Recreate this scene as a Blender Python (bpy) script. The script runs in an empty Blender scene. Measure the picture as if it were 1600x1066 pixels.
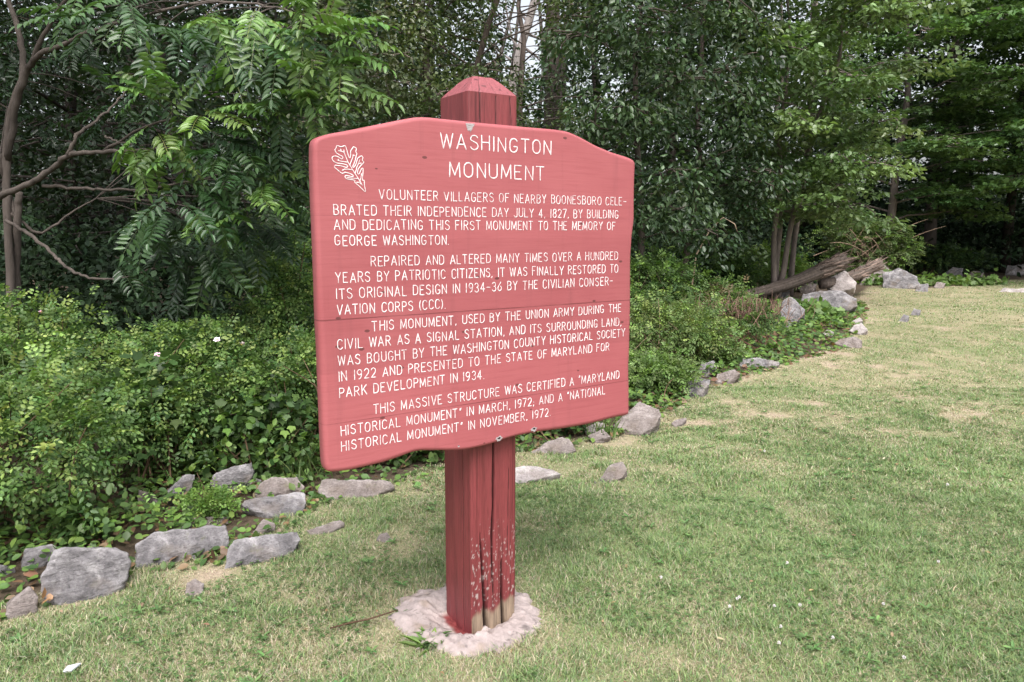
import bpy, bmesh, math, random
import numpy as np
from mathutils import Matrix, Vector

SC = bpy.context.scene
COL = SC.collection
# ------------------------------------------------------------------ camera
F_PX, PITCH, ROLL, CAM_H = 1157.0, math.radians(8.58), math.radians(0.15), 1.6
cp, sp, cr, sr = math.cos(PITCH), math.sin(PITCH), math.cos(ROLL), math.sin(ROLL)
cam_d = bpy.data.cameras.new('camera')
cam_d.sensor_width = 36.0
cam_d.lens = 36.0 * F_PX / 1600.0
cam_d.clip_start, cam_d.clip_end = 0.05, 2000.0
cam = bpy.data.objects.new('camera', cam_d)
COL.objects.link(cam)
X_, U_ = Vector((1, 0, 0)), Vector((0, sp, cp))
R_ = X_ * cr + U_ * sr
UP_ = U_ * cr - X_ * sr
B_ = Vector((0, -cp, sp))
cam.matrix_world = Matrix(((R_.x, UP_.x, B_.x, 0), (R_.y, UP_.y, B_.y, 0), (R_.z, UP_.z, B_.z, CAM_H), (0, 0, 0, 1)))
SC.camera = cam
# ------------------------------------------------------------------ world, sun, exposure
SUN_AZ, SUN_EL = math.radians(174.0), math.radians(58.0)     # azimuth clockwise from +Y
w = bpy.data.worlds.new('World')
SC.world = w
w.use_nodes = True
nt = w.node_tree
nt.nodes.clear()
sky = nt.nodes.new('ShaderNodeTexSky')
sky.sky_type = 'NISHITA'
sky.sun_disc = False
sky.sun_elevation = SUN_EL
sky.sun_rotation = SUN_AZ
sky.air_density, sky.dust_density, sky.ozone_density = 1.0, 6.0, 1.0
hsv = nt.nodes.new('ShaderNodeHueSaturation')
hsv.inputs['Saturation'].default_value = 0.30               # thin overcast: a pale, nearly white sky
bg = nt.nodes.new('ShaderNodeBackground')
bg.inputs['Strength'].default_value = 0.15
wo = nt.nodes.new('ShaderNodeOutputWorld')
nt.links.new(sky.outputs[0], hsv.inputs['Color'])
nt.links.new(hsv.outputs[0], bg.inputs['Color'])
nt.links.new(bg.outputs[0], wo.inputs[0])
sun_d = bpy.data.lights.new('sun', 'SUN')
sun_d.energy = 0.8
sun_d.angle = math.radians(28)
sun_d.color = (1.0, 0.96, 0.91)
sun = bpy.data.objects.new('sun', sun_d)
COL.objects.link(sun)
sdir = Vector((math.sin(SUN_AZ) * math.cos(SUN_EL), math.cos(SUN_AZ) * math.cos(SUN_EL), math.sin(SUN_EL)))
sun.rotation_euler = sdir.to_track_quat('Z', 'Y').to_euler()
SC.view_settings.view_transform = 'Standard'
SC.view_settings.look = 'None'
SC.view_settings.gamma = 1.0
SC.view_settings.exposure = 1.2
SC.render.engine = 'CYCLES'
SC.cycles.max_bounces = 6
SC.cycles.diffuse_bounces = 2
SC.cycles.glossy_bounces = 2
SC.cycles.transmission_bounces = 3
SC.cycles.caustics_reflective = False
SC.cycles.caustics_refractive = False
SC.cycles.use_denoising = True

# ------------------------------------------------------------------ helpers
rng = np.random.default_rng(11)
PI = math.pi


def rayd(px, py):
    x, y = (px - 800) / F_PX, -(py - 533) / F_PX
    x, y = x * cr - y * sr, x * sr + y * cr
    return np.array([x, cp + y * sp, -sp + y * cp])


def gp(px, py, z=0.0):                     # where the sight line through a photo point meets height z
    r = rayd(px, py)
    return np.array([0, 0, CAM_H]) + r * ((z - CAM_H) / r[2])


def at(px, py, Y):                         # point on the sight line at distance Y ahead
    r = rayd(px, py)
    return np.array([0, 0, CAM_H]) + r * (Y / r[1])


_T = np.random.default_rng(5).random((64, 64, 64)).astype(np.float32)


def vnoise(p, seed=0):
    p = np.asarray(p, dtype=np.float64) + seed * 17.31
    i = np.floor(p).astype(int)
    f = p - i
    f = f * f * (3 - 2 * f)
    i0, i1 = i & 63, (i + 1) & 63
    x0, y0, z0 = i0[..., 0], i0[..., 1], i0[..., 2]
    x1, y1, z1 = i1[..., 0], i1[..., 1], i1[..., 2]
    fx, fy, fz = f[..., 0], f[..., 1], f[..., 2]
    a = _T[x0, y0, z0] * (1 - fx) + _T[x1, y0, z0] * fx
    b = _T[x0, y1, z0] * (1 - fx) + _T[x1, y1, z0] * fx
    c = _T[x0, y0, z1] * (1 - fx) + _T[x1, y0, z1] * fx
    d = _T[x0, y1, z1] * (1 - fx) + _T[x1, y1, z1] * fx
    return (a * (1 - fy) + b * fy) * (1 - fz) + (c * (1 - fy) + d * fy) * fz


def fbm(p, octs=4, seed=0):
    p = np.asarray(p, dtype=np.float64)
    s, a, t = 0, 1.0, 0
    for o in range(octs):
        s = s + a * vnoise(p * (2 ** o), seed + o)
        t += a
        a *= 0.5
    return s / t                            # about 0..1


def fbm2(x, y, sc, octs=4, seed=0):
    return fbm(np.stack([x * sc, y * sc, np.zeros_like(x) + 0.37], -1), octs, seed)


def nrm(v):
    return v / np.maximum(np.linalg.norm(v, axis=-1, keepdims=True), 1e-9)


def sstep(a, b, x):
    t = np.clip((x - a) / (b - a), 0, 1)
    return t * t * (3 - 2 * t)


class Acc:
    """collects vertices, faces and vertex colours, then links them as one mesh object"""

    def __init__(self):
        self.v, self.f, self.c, self.n = [], [], [], 0

    def add(self, v, faces, col=None):
        v = np.asarray(v, dtype=np.float32).reshape(-1, 3)
        for f in faces:
            self.f.append(np.asarray(f, dtype=np.int64) + self.n)
        if col is None:
            col = (0.5, 0.5, 0.5)
        col = np.asarray(col, dtype=np.float32)
        if col.ndim == 1:
            col = np.tile(col, (len(v), 1))
        self.c.append(col)
        self.v.append(v)
        self.n += len(v)

    def build(self, name, mat, parent=None, smooth=True, loc=None):
        V = np.concatenate(self.v)
        if loc is not None:
            V = V - np.asarray(loc, dtype=np.float32)
        C4 = np.ones((len(V), 4), dtype=np.float32)
        C4[:, :3] = np.concatenate(self.c)
        me = bpy.data.meshes.new(name)
        me.vertices.add(len(V))
        me.vertices.foreach_set('co', V.ravel())
        idx = np.concatenate([f.ravel() for f in self.f]).astype(np.int32)
        tot = np.concatenate([np.full(len(f), f.shape[1]) for f in self.f]).astype(np.int32)
        st = np.concatenate([[0], np.cumsum(tot)[:-1]]).astype(np.int32)
        me.loops.add(len(idx))
        me.loops.foreach_set('vertex_index', idx)
        me.polygons.add(len(tot))
        me.polygons.foreach_set('loop_start', st)
        me.polygons.foreach_set('loop_total', tot)
        me.polygons.foreach_set('use_smooth', np.full(len(tot), smooth))
        a = me.color_attributes.new('Col', 'FLOAT_COLOR', 'POINT')
        a.data.foreach_set('color', C4.ravel())
        me.update(calc_edges=True)
        me.materials.append(mat)
        o = bpy.data.objects.new(name, me)
        COL.objects.link(o)
        if parent is not None:
            o.parent = parent
        elif loc is not None:
            o.location = [float(q) for q in loc]
        return o


def tag(o, label=None, cat=None, group=None, kind=None):
    if label: o['label'] = label
    if cat: o['category'] = cat
    if group: o['group'] = group
    if kind: o['kind'] = kind
    return o


def thing(name, label, cat, loc=(0, 0, 0), rz=0.0, group=None):
    o = bpy.data.objects.new(name, None)
    o.empty_display_size = 0.2
    COL.objects.link(o)
    o.location = [float(q) for q in loc]
    o.rotation_euler = (0, 0, rz)
    return tag(o, label, cat, group)


def tube(acc, P, R, n=7, col=None, cap=True):
    P = np.asarray(P, dtype=float)
    R = np.broadcast_to(np.asarray(R, dtype=float), (len(P),))
    T = np.gradient(P, axis=0)
    T = nrm(T)
    ref = np.array([0, 0, 1.0]) if abs(T[:, 2]).mean() < 0.8 else np.array([1.0, 0, 0])
    A = nrm(np.cross(T, ref))
    Bv = np.cross(T, A)
    th = np.linspace(0, 2 * PI, n, endpoint=False)
    V = P[:, None] + R[:, None, None] * (np.cos(th)[None, :, None] * A[:, None] + np.sin(th)[None, :, None] * Bv[:, None])
    m = len(P)
    i, j = np.meshgrid(np.arange(m - 1), np.arange(n), indexing='ij')
    q = np.stack([i * n + j, i * n + (j + 1) % n, (i + 1) * n + (j + 1) % n, (i + 1) * n + j], -1).reshape(-1, 4)
    fs = [q]
    if cap:
        fs.append(np.arange(n)[None, ::-1])
        fs.append((np.arange(n) + (m - 1) * n)[None])
    acc.add(V.reshape(-1, 3), fs, col)


# leaf shapes: x along the leaf, y across, z lift
OVAL = (np.array([(0, 0, 0), (.22, .38, .05), (.58, .44, .03), (1, 0, -.10), (.58, -.44, .03), (.22, -.38, .05)]), [(0, 3, 2, 1), (0, 5, 4, 3)])
LANCE = (np.array([(0, 0, 0), (.3, .46, .06), (.65, .36, .0), (1, 0, -.16), (.65, -.36, .0), (.3, -.46, .06)]), [(0, 3, 2, 1), (0, 5, 4, 3)])
DIAM = (np.array([(0, 0, 0), (.42, .5, .07), (1, 0, -.08), (.42, -.5, .07)]), [(0, 2, 1), (0, 3, 2)])
BLADE = (np.array([(0, 0, 0), (.05, .5, 0), (.55, .42, .035), (1, 0, -.05), (.55, -.42, .035), (.05, -.5, 0)]), [(0, 5, 4, 1), (1, 4, 2), (4, 3, 2)])
LOBED = (np.array([(0, 0, 0), (.10, .42, .05), (.52, .60, .02), (.60, .26, .05), (1, 0, -.12), (.60, -.26, .05), (.52, -.60, .02), (.10, -.42, .05), (.45, 0, -.01)]),
         [(0, 8, 1), (1, 8, 2), (2, 8, 3), (3, 8, 4), (4, 8, 5), (5, 8, 6), (6, 8, 7), (7, 8, 0)])


def leaves(acc, tm, O, D, N, L, W, col):
    O = np.asarray(O, float)
    m = len(O)
    D = nrm(D)
    S = nrm(np.cross(N, D))
    N2 = np.cross(D, S)
    L = np.broadcast_to(np.asarray(L, float), (m,))
    W = np.broadcast_to(np.asarray(W, float), (m,))
    tv, tf = tm
    V = (O[:, None] + D[:, None] * (L[:, None, None] * tv[None, :, 0:1]) + S[:, None] * (W[:, None, None] * tv[None, :, 1:2])
         + N2[:, None] * (L[:, None, None] * tv[None, :, 2:3]))
    k = len(tv)
    off = (np.arange(m) * k)[:, None]
    by = {}
    for f in tf:
        by.setdefault(len(f), []).append(f)
    fs = [(off[:, None] + np.array(fl)[None]).reshape(-1, ln) for ln, fl in by.items()]
    c = np.asarray(col, float)
    if c.ndim == 1:
        c = np.tile(c, (m, 1))
    acc.add(V.reshape(-1, 3), fs, np.repeat(c, k, axis=0))


def pick(pal, m, r, jit=0.18):
    pal = np.asarray(pal)
    c = pal[r.integers(0, len(pal), m)]
    return np.clip(c * (1 + r.normal(size=(m, 1)) * jit) * (1 + r.normal(size=(m, 3)) * 0.05), 0.004, 0.9)


def fronds(acc, tm, O, D, UPV, L, npair, leafL, leafW, col, droop=0.3, spread=1.05, r=None, rachis=None, hang=0.25):
    """pinnate leaves: pairs of leaflets along a drooping midrib, one at the tip"""
    O, D = np.asarray(O, float), nrm(np.asarray(D, float))
    m = len(O)
    L = np.broadcast_to(np.asarray(L, float), (m,))
    S = nrm(np.cross(D, UPV))
    UPn = np.cross(S, D)
    col = np.asarray(col, float)
    if col.ndim == 1:
        col = np.tile(col, (m, 1))

    def pos(t):
        return O + D * (L * t)[:, None] - np.array([0, 0, 1.0]) * (L * droop * t * t)[:, None]

    def tan(t):
        return nrm(D - np.array([0, 0, 1.0]) * (2 * droop * t))
    for k in range(npair + 1):
        t = 0.16 + 0.84 * k / npair
        p, tg = pos(t), tan(t)
        sz = 0.72 + 0.5 * math.sin(PI * (0.15 + 0.75 * k / npair))
        for sgn in ((-1, 1) if k < npair else (0,)):
            dd = tg * math.cos(spread) + sgn * S * math.sin(spread) if sgn else tg
            dd = dd - np.array([0, 0, hang]) + r.normal(size=(m, 3)) * 0.10
            nn = UPn + r.normal(size=(m, 3)) * 0.18
            lc = np.clip(col * (1 + r.normal(size=(m, 1)) * 0.10), 0.003, 0.9)
            lens = leafL * sz * (1 + r.normal(size=m) * 0.10)
            leaves(acc, tm, p + (sgn * S * 0.004), dd, nn, lens, leafW * sz, lc)
    if rachis is not None:
        ts = [0, .33, .66, 1]
        P = np.stack([pos(t) for t in ts], 1)
        wv = (S * rachis)[:, None]
        wz = (UPn * rachis)[:, None]
        for ww in (wv, wz):
            V = np.concatenate([P - ww, P + ww], 1).reshape(-1, 3)
            b = (np.arange(m) * 8)[:, None]
            q = np.concatenate([b + np.array([[i, i + 1, i + 5, i + 4]]) for i in range(3)], 0)
            acc.add(V, [q], np.repeat(col * np.array([1.3, 0.9, 1.0]), 8, axis=0))


# ------------------------------------------------------------------ materials
def new_mat(name):
    m = bpy.data.materials.new(name)
    m.use_nodes = True
    n = m.node_tree
    n.nodes.clear()
    out = n.nodes.new('ShaderNodeOutputMaterial')
    bs = n.nodes.new('ShaderNodeBsdfPrincipled')
    n.links.new(bs.outputs[0], out.inputs[0])
    return m, n, bs, out


def nd(n, typ, ins=None, **kw):
    x = n.nodes.new(typ)
    for k, v in kw.items():
        setattr(x, k, v)
    for k, v in (ins or {}).items():
        if hasattr(v, 'is_linked') or hasattr(v, 'links'):
            n.links.new(v, x.inputs[k])
        else:
            x.inputs[k].default_value = v
    return x


def ramp(n, fac, stops, interp='LINEAR'):
    x = n.nodes.new('ShaderNodeValToRGB')
    x.color_ramp.interpolation = interp
    e = x.color_ramp.elements
    while len(e) < len(stops):
        e.new(0.5)
    for k, (p, c) in enumerate(stops):
        e[k].position = p
        e[k].color = c if len(c) == 4 else (*c, 1)
    n.links.new(fac, x.inputs[0])
    return x.outputs[0]


def mixc(n, fac, a, b, mode='MIX'):
    x = n.nodes.new('ShaderNodeMix')
    x.data_type = 'RGBA'
    x.blend_type = mode
    for s, v in ((x.inputs[0], fac), (x.inputs[6], a), (x.inputs[7], b)):
        if hasattr(v, 'links'):
            n.links.new(v, s)
        else:
            s.default_value = v if not isinstance(v, tuple) or len(v) == 4 else (*v, 1)
    return x.outputs[2]


def math_(n, op, a, b=0.0, c=0.0):
    x = n.nodes.new('ShaderNodeMath')
    x.operation = op
    for s, v in zip(x.inputs, (a, b, c)):
        if hasattr(v, 'links'):
            n.links.new(v, s)
        else:
            s.default_value = v
    return x.outputs[0]


def leaf_mat(name, trans=0.32, rough=0.48, spec=0.35, tint=(1.15, 1.25, 0.55)):
    m, n, bs, out = new_mat(name)
    at_ = nd(n, 'ShaderNodeAttribute', attribute_name='Col')
    n.links.new(at_.outputs['Color'], bs.inputs['Base Color'])
    bs.inputs['Roughness'].default_value = rough
    bs.inputs['Specular IOR Level'].default_value = spec
    tr = nd(n, 'ShaderNodeBsdfTranslucent')
    n.links.new(mixc(n, 1.0, at_.outputs['Color'], (*tint, 1), 'MULTIPLY'), tr.inputs['Color'])
    mx = nd(n, 'ShaderNodeMixShader', {0: trans})
    n.links.new(bs.outputs[0], mx.inputs[1])
    n.links.new(tr.outputs[0], mx.inputs[2])
    n.links.new(mx.outputs[0], out.inputs[0])
    return m


def attr_mat(name, rough=0.9, nscale=40.0, namt=0.35, bump=0.4, bscale=60.0, spec=0.2, stretch=(1, 1, 1)):
    """colour from the mesh, broken up by procedural noise and bump"""
    m, n, bs, out = new_mat(name)
    a = nd(n, 'ShaderNodeAttribute', attribute_name='Col')
    tc = nd(n, 'ShaderNodeTexCoord')
    mp = nd(n, 'ShaderNodeMapping', {'Vector': tc.outputs['Object'], 'Scale': stretch})
    nz = nd(n, 'ShaderNodeTexNoise', {'Vector': mp.outputs[0], 'Scale': nscale, 'Detail': 8.0, 'Roughness': 0.65})
    f = ramp(n, nz.outputs['Fac'], [(0.25, (1 - namt,) * 3), (0.75, (1 + namt,) * 3)])
    n.links.new(mixc(n, 1.0, a.outputs['Color'], f, 'MULTIPLY'), bs.inputs['Base Color'])
    bs.inputs['Roughness'].default_value = rough
    bs.inputs['Specular IOR Level'].default_value = spec
    nz2 = nd(n, 'ShaderNodeTexNoise', {'Vector': mp.outputs[0], 'Scale': bscale, 'Detail': 8.0, 'Roughness': 0.7})
    bp = nd(n, 'ShaderNodeBump', {'Height': nz2.outputs['Fac'], 'Strength': bump, 'Distance': 0.02})
    n.links.new(bp.outputs[0], bs.inputs['Normal'])
    return m


def rock_mat(name, c0, c1, c2, scale=6.0):
    m, n, bs, out = new_mat(name)
    tc = nd(n, 'ShaderNodeTexCoord')
    nz = nd(n, 'ShaderNodeTexNoise', {'Vector': tc.outputs['Object'], 'Scale': scale, 'Detail': 10.0, 'Roughness': 0.68, 'Distortion': 0.4})
    base = ramp(n, nz.outputs['Fac'], [(0.34, c0), (0.5, c1), (0.66, c2)])
    sp_ = nd(n, 'ShaderNodeTexNoise', {'Vector': tc.outputs['Object'], 'Scale': scale * 14, 'Detail': 5.0, 'Roughness': 0.8})
    base = mixc(n, 1.0, base, ramp(n, sp_.outputs['Fac'], [(0.30, (0.55,) * 3), (0.50, (1.0,) * 3), (0.72, (1.30,) * 3)]), 'MULTIPLY')
    ge = nd(n, 'ShaderNodeNewGeometry')
    edge = ramp(n, ge.outputs['Pointiness'], [(0.50, (0, 0, 0)), (0.58, (0.55,) * 3)])
    base = mixc(n, edge, base, (*c2, 1))
    # pale lichen crusts
    li = nd(n, 'ShaderNodeTexNoise', {'Vector': tc.outputs['Object'], 'Scale': scale * 2.3, 'Detail': 7.0, 'Roughness': 0.75})
    base = mixc(n, ramp(n, li.outputs['Fac'], [(0.60, (0, 0, 0)), (0.68, (0.55,) * 3)]), base, (0.36, 0.345, 0.35, 1))
    # brown earth and rust stains, a little moss on upward faces
    st_ = nd(n, 'ShaderNodeTexNoise', {'Vector': tc.outputs['Object'], 'Scale': scale * .8, 'Detail': 5.0, 'Roughness': 0.6, 'W': 2.0}, noise_dimensions='4D')
    base = mixc(n, ramp(n, st_.outputs['Fac'], [(0.52, (0, 0, 0)), (0.66, (0.55,) * 3)]), base, (0.20, 0.155, 0.12, 1))
    ms = nd(n, 'ShaderNodeTexNoise', {'Vector': tc.outputs['Object'], 'Scale': scale * 3.3, 'Detail': 6.0, 'Roughness': 0.7, 'W': 7.0}, noise_dimensions='4D')
    up_ = nd(n, 'ShaderNodeSeparateXYZ', {'Vector': ge.outputs['Normal']})
    mo = math_(n, 'MULTIPLY', ramp(n, ms.outputs['Fac'], [(0.56, (0, 0, 0)), (0.66, (0.7,) * 3)]), ramp(n, up_.outputs['Z'], [(0.35, (0, 0, 0)), (0.8, (1, 1, 1))]))
    base = mixc(n, math_(n, 'MULTIPLY', mo, 0.6), base, (0.13, 0.14, 0.065, 1))
    n.links.new(base, bs.inputs['Base Color'])
    bs.inputs['Roughness'].default_value = 0.88
    bs.inputs['Specular IOR Level'].default_value = 0.25
    mp = nd(n, 'ShaderNodeMapping', {'Vector': tc.outputs['Object'], 'Rotation': (0.3, 0.5, 0.2), 'Scale': (1, 1, 3.5)})
    b1 = nd(n, 'ShaderNodeTexNoise', {'Vector': mp.outputs[0], 'Scale': scale * 3, 'Detail': 9.0, 'Roughness': 0.72})
    bp = nd(n, 'ShaderNodeBump', {'Height': b1.outputs['Fac'], 'Strength': 0.75, 'Distance': 0.04})
    n.links.new(bp.outputs[0], bs.inputs['Normal'])
    return m


M_LEAF = leaf_mat('leaf_tissue')
M_LEAF_GLOSS = leaf_mat('glossy_leaf_tissue', 0.28, 0.36, 0.50)
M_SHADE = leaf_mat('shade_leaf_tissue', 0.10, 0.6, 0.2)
M_GRASS = leaf_mat('grass_blades', 0.25, 0.55, 0.25, (1.1, 1.2, 0.6))
M_SOIL = attr_mat('soil_and_thatch', 0.95, 55.0, 0.45, 0.6, 90.0)
M_BARK = attr_mat('bark', 0.92, 9.0, 0.45, 0.8, 16.0, 0.15, (1, 1, 0.35))
M_WOOD = attr_mat('weathered_wood', 0.9, 14.0, 0.45, 0.7, 30.0, 0.15, (1, 1, 1))
M_ROCK = rock_mat('grey_quartzite', (0.085, 0.080, 0.085), (0.185, 0.174, 0.182), (0.42, 0.40, 0.41))
M_ROCK_TAN = rock_mat('tan_quartzite', (0.14, 0.115, 0.105), (0.23, 0.195, 0.185), (0.38, 0.335, 0.325))
M_ROCK_WHITE = rock_mat('white_quartz', (0.50, 0.43, 0.42), (0.64, 0.56, 0.55), (0.76, 0.70, 0.69))
M_ROCK_PALE = rock_mat('pale_pink_quartzite', (0.27, 0.235, 0.235), (0.38, 0.34, 0.335), (0.54, 0.50, 0.49))
# ------------------------------------------------------------------ lawn outline and ground
EDGE_PX = [(-260, 1010), (0, 975), (60, 955), (140, 938), (210, 900), (350, 885), (470, 835), (482, 800), (560, 775), (640, 764), (700, 738),
           (850, 706), (930, 690), (1020, 664), (1090, 612), (1150, 598), (1220, 574), (1325, 546), (1352, 498), (1348, 464), (1374, 446), (1440, 453), (1530, 443),
           (1620, 436), (1760, 432)]
EDGE = np.array([gp(*q)[:2] for q in EDGE_PX])
LAWN = np.concatenate([EDGE, [(60, 26), (60, -12), (-12, -12), (-12, 2.0)]])


def inside(x, y, poly=LAWN):
    ins = np.zeros(x.shape, bool)
    n = len(poly)
    for i in range(n):
        x0, y0 = poly[i]
        x1, y1 = poly[(i + 1) % n]
        if y0 == y1:
            continue
        c = ((y0 > y) != (y1 > y)) & (x < (x1 - x0) * (y - y0) / (y1 - y0) + x0)
        ins ^= c
    return ins


def edge_dist(x, y):
    d = np.full(x.shape, 1e9)
    for i in range(len(EDGE) - 1):
        a, b = EDGE[i], EDGE[i + 1]
        ab = b - a
        t = np.clip(((x - a[0]) * ab[0] + (y - a[1]) * ab[1]) / (ab @ ab), 0, 1)
        d = np.minimum(d, np.hypot(x - a[0] - t * ab[0], y - a[1] - t * ab[1]))
    return d


BARE = [(1248, 655, .55, .22), (1215, 668, .5, .15), (1425, 582, .7, .5), (1382, 632, .6, .2), (1545, 645, .6, .2), (1520, 672, .55, .2), (430, 912, .16, .07), (320, 918, .13, .06),
        (560, 985, .22, .13), (740, 1045, .20, .07), (955, 742, .20, .16), (1290, 560, .8, .35), (1490, 560, .9, .4), (960, 690, .35, .12), (1110, 645, .5, .2),
        (1180, 620, .6, .25), (1310, 585, .6, .3), (950, 905, .12, .07), (1000, 1010, .10, .06), (930, 965, .10, .05), (1370, 455, 1.3, .9), (1530, 500, 1.6, .8), (1440, 520, 1.2, .6),
        (520, 830, .2, .1), (600, 842, .12, .08), (180, 930, .22, .05), (1060, 668, .3, .12), (1330, 905, .12, .07), (1200, 720, .35, .1), (1100, 700, .4, .12)]
BARE_G = [(*gp(a, b)[:2], c, d) for a, b, c, d in BARE]
PAD_C = gp(740, 963)[:2]


def ground_z(x, y):
    z = (fbm2(x, y, 0.55, 3, 3) - 0.5) * 0.07 + (fbm2(x, y, 2.2, 2, 9) - 0.5) * 0.03
    d = np.hypot(x - PAD_C[0], y - PAD_C[1])
    return z * sstep(0.2, 1.6, d) - .07 * np.exp(-(d / .20) ** 4)


def dryness(x, y):
    """0 = lush, 1 = straw, above 1 = bare earth"""
    far = sstep(4.0, 13.0, y) * 0.30
    n1 = fbm2(x, y, 0.55, 4, 21)
    n2 = fbm2(x, y, 3.2, 4, 31)
    d = sstep(0.48, 0.70, n1) * 0.28 + sstep(0.48, 0.74, n2) * 0.42 + far
    wob = fbm2(x, y, 4.0, 4, 41)
    for bx, by, ra, rb in BARE_G:
        q = np.hypot((x - bx) / (ra * 1.25), (y - by) / (rb * 2.2 + 0.06)) + (wob - 0.5) * 3.0
        d = d + 0.34 * sstep(1.3, 0.0, q)
    pd = np.hypot(x - PAD_C[0], (y - PAD_C[1])) + (wob - 0.5) * 0.25
    d = d + 0.30 * sstep(0.50, 0.30, pd)
    ed = edge_dist(x, y)
    d = d + 0.35 * sstep(0.30, 0.02, ed + (wob - .5) * .3)
    return d


def spaced(n, a, b, k):
    u = np.linspace(-1, 1, n)
    s = np.sinh(u * k) / math.sinh(k)
    return np.where(s < 0, -s * a, s * b)


gx = spaced(520, -220, 220, 6.2) + 0.6
gy = spaced(520, -60, 420, 6.4) + 4.0
GX, GY = np.meshgrid(gx, gy, indexing='ij')
GZ = ground_z(GX, GY)
INS = inside(GX, GY)
DRY = dryness(GX, GY)
c_green, c_straw, c_earth = np.array([.20, .21, .110]), np.array([.30, .265, .165]), np.array([.36, .285, .215])
dq = DRY[..., None]
cg = c_green * (1 - np.clip(dq, 0, 1)) + c_straw * np.clip(dq, 0, 1)
cg = cg + (c_earth - cg) * np.clip((dq - 0.9) / 0.5, 0, 1)
litter = np.array([.075, .055, .038]) * (0.7 + 0.6 * fbm2(GX, GY, 3.0, 3, 77))[..., None]
ed = edge_dist(GX, GY)
mixl = np.where(INS, 0, sstep(0.0, 0.25, ed))[..., None]
cg = cg * (1 - mixl) + litter * mixl
GZ = GZ - np.where(INS, 0, sstep(0.1, 1.5, ed) * 0.05)
n = len(gx)
i, j = np.meshgrid(np.arange(n - 1), np.arange(len(gy) - 1), indexing='ij')
m_ = len(gy)
q = np.stack([i * m_ + j, (i + 1) * m_ + j, (i + 1) * m_ + j + 1, i * m_ + j + 1], -1).reshape(-1, 4)
A = Acc()
A.add(np.stack([GX, GY, GZ], -1).reshape(-1, 3), [q], cg.reshape(-1, 3))
tag(A.build('ground', M_SOIL), kind='structure')

# ------------------------------------------------------------------ mown grass
PAD_R = 0.262


def blades(acc, cnt, y0, y1, hmin, hmax, wd, seed, seg2=True, beside=0.0):
    r = np.random.default_rng(seed)
    y = np.sqrt(r.random(cnt) * (y1 ** 2 - y0 ** 2) + y0 ** 2)
    x = (r.random(cnt) * 2 - 1) * (0.74 * y + 0.25)
    if beside:                               # turf to the left and right of the view
        x = (0.74 * y + 0.25 + beside * r.random(cnt)) * np.where(r.random(cnt) < .75, 1, -1)
    keep = inside(x, y)
    edn = edge_dist(x, y)
    keep |= (edn < 0.18) & (r.random(cnt) < 0.6)
    dr = dryness(x, y)
    keep &= r.random(cnt) > sstep(0.80, 1.5, dr) * 0.70
    keep &= np.hypot(x - PAD_C[0], y - PAD_C[1]) > PAD_R * (0.75 + 0.5 * fbm2(x, y, 5, 2, 3))
    x, y, dr = x[keep], y[keep], dr[keep]
    m = len(x)
    tuft = fbm2(x, y, 7.0, 3, 51)
    h = (hmin + (hmax - hmin) * r.random(m) ** 1.5) * (0.45 + 2.1 * tuft ** 2) * (1 - 0.45 * np.clip(dr, 0, 1))
    az = r.random(m) * 2 * PI
    lean = 0.35 + 1.1 * r.random(m)
    wv = wd * (0.6 + 0.8 * r.random(m))
    d = np.stack([np.cos(az), np.sin(az), 0 * az], -1)
    s = np.stack([-np.sin(az), np.cos(az), 0 * az], -1)
    tw = r.random((m, 1)) * 2 - 1
    s = nrm(s + d * tw)
    P0 = np.stack([x, y, ground_z(x, y) - 0.003], -1)
    up = np.array([0, 0, 1.0])
    P1 = P0 + up * (h * .6)[:, None] + d * (h * lean * .35)[:, None]
    P2 = P0 + up * (h * (1.0 - .25 * np.clip(lean - .6, 0, 1)))[:, None] + d * (h * lean)[:, None]
    g = np.array([(.155, .250, .092), (.205, .300, .115), (.255, .320, .140), (.155, .235, .115)])
    st = np.array([(.42, .37, .27), (.50, .44, .33), (.33, .29, .20)])
    cg_, cs_ = pick(g, m, r, .16), pick(st, m, r, .14)
    isdry = (r.random(m) < np.clip(0.13 + dr * 0.60, 0, 0.93))[:, None]
    hue = (0.82 + 0.36 * fbm2(x, y, 0.9, 3, 61))[:, None]
    c = np.where(isdry, cs_, cg_ * hue * np.array([1 + 0 * 0.1, 1, 1]))
    hw = (s * (wv / 2)[:, None])
    if seg2:
        V = np.stack([P0 - hw, P0 + hw, P1 + hw * .85, P1 - hw * .85, P2], 1)
        b = (np.arange(m) * 5)[:, None]
        fs = [b + np.array([[0, 1, 2, 3]]), b + np.array([[3, 2, 4]])]
        k = 5
    else:
        V = np.stack([P0 - hw, P0 + hw, P2], 1)
        b = (np.arange(m) * 3)[:, None]
        fs = [b + np.array([[0, 1, 2]])]
        k = 3
    acc.add(V.reshape(-1, 3), fs, np.repeat(c, k, axis=0))


A = Acc()
blades(A, 420000, 2.1, 4.3, .012, .036, .0027, 1)
blades(A, 400000, 4.1, 7.5, .014, .034, .0042, 2)
blades(A, 320000, 7.3, 13.0, .016, .036, .009, 3, False)
blades(A, 200000, 12.8, 24.0, .018, .036, .020, 4, False)
blades(A, 130000, 1.2, 6.0, .014, .036, .0060, 5, True, 3.5)
blades(A, 120000, 5.8, 14.0, .018, .038, .012, 6, False, 5.0)
blades(A, 60000, 13.5, 25.0, .018, .038, .026, 7, False, 7.0)
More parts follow.
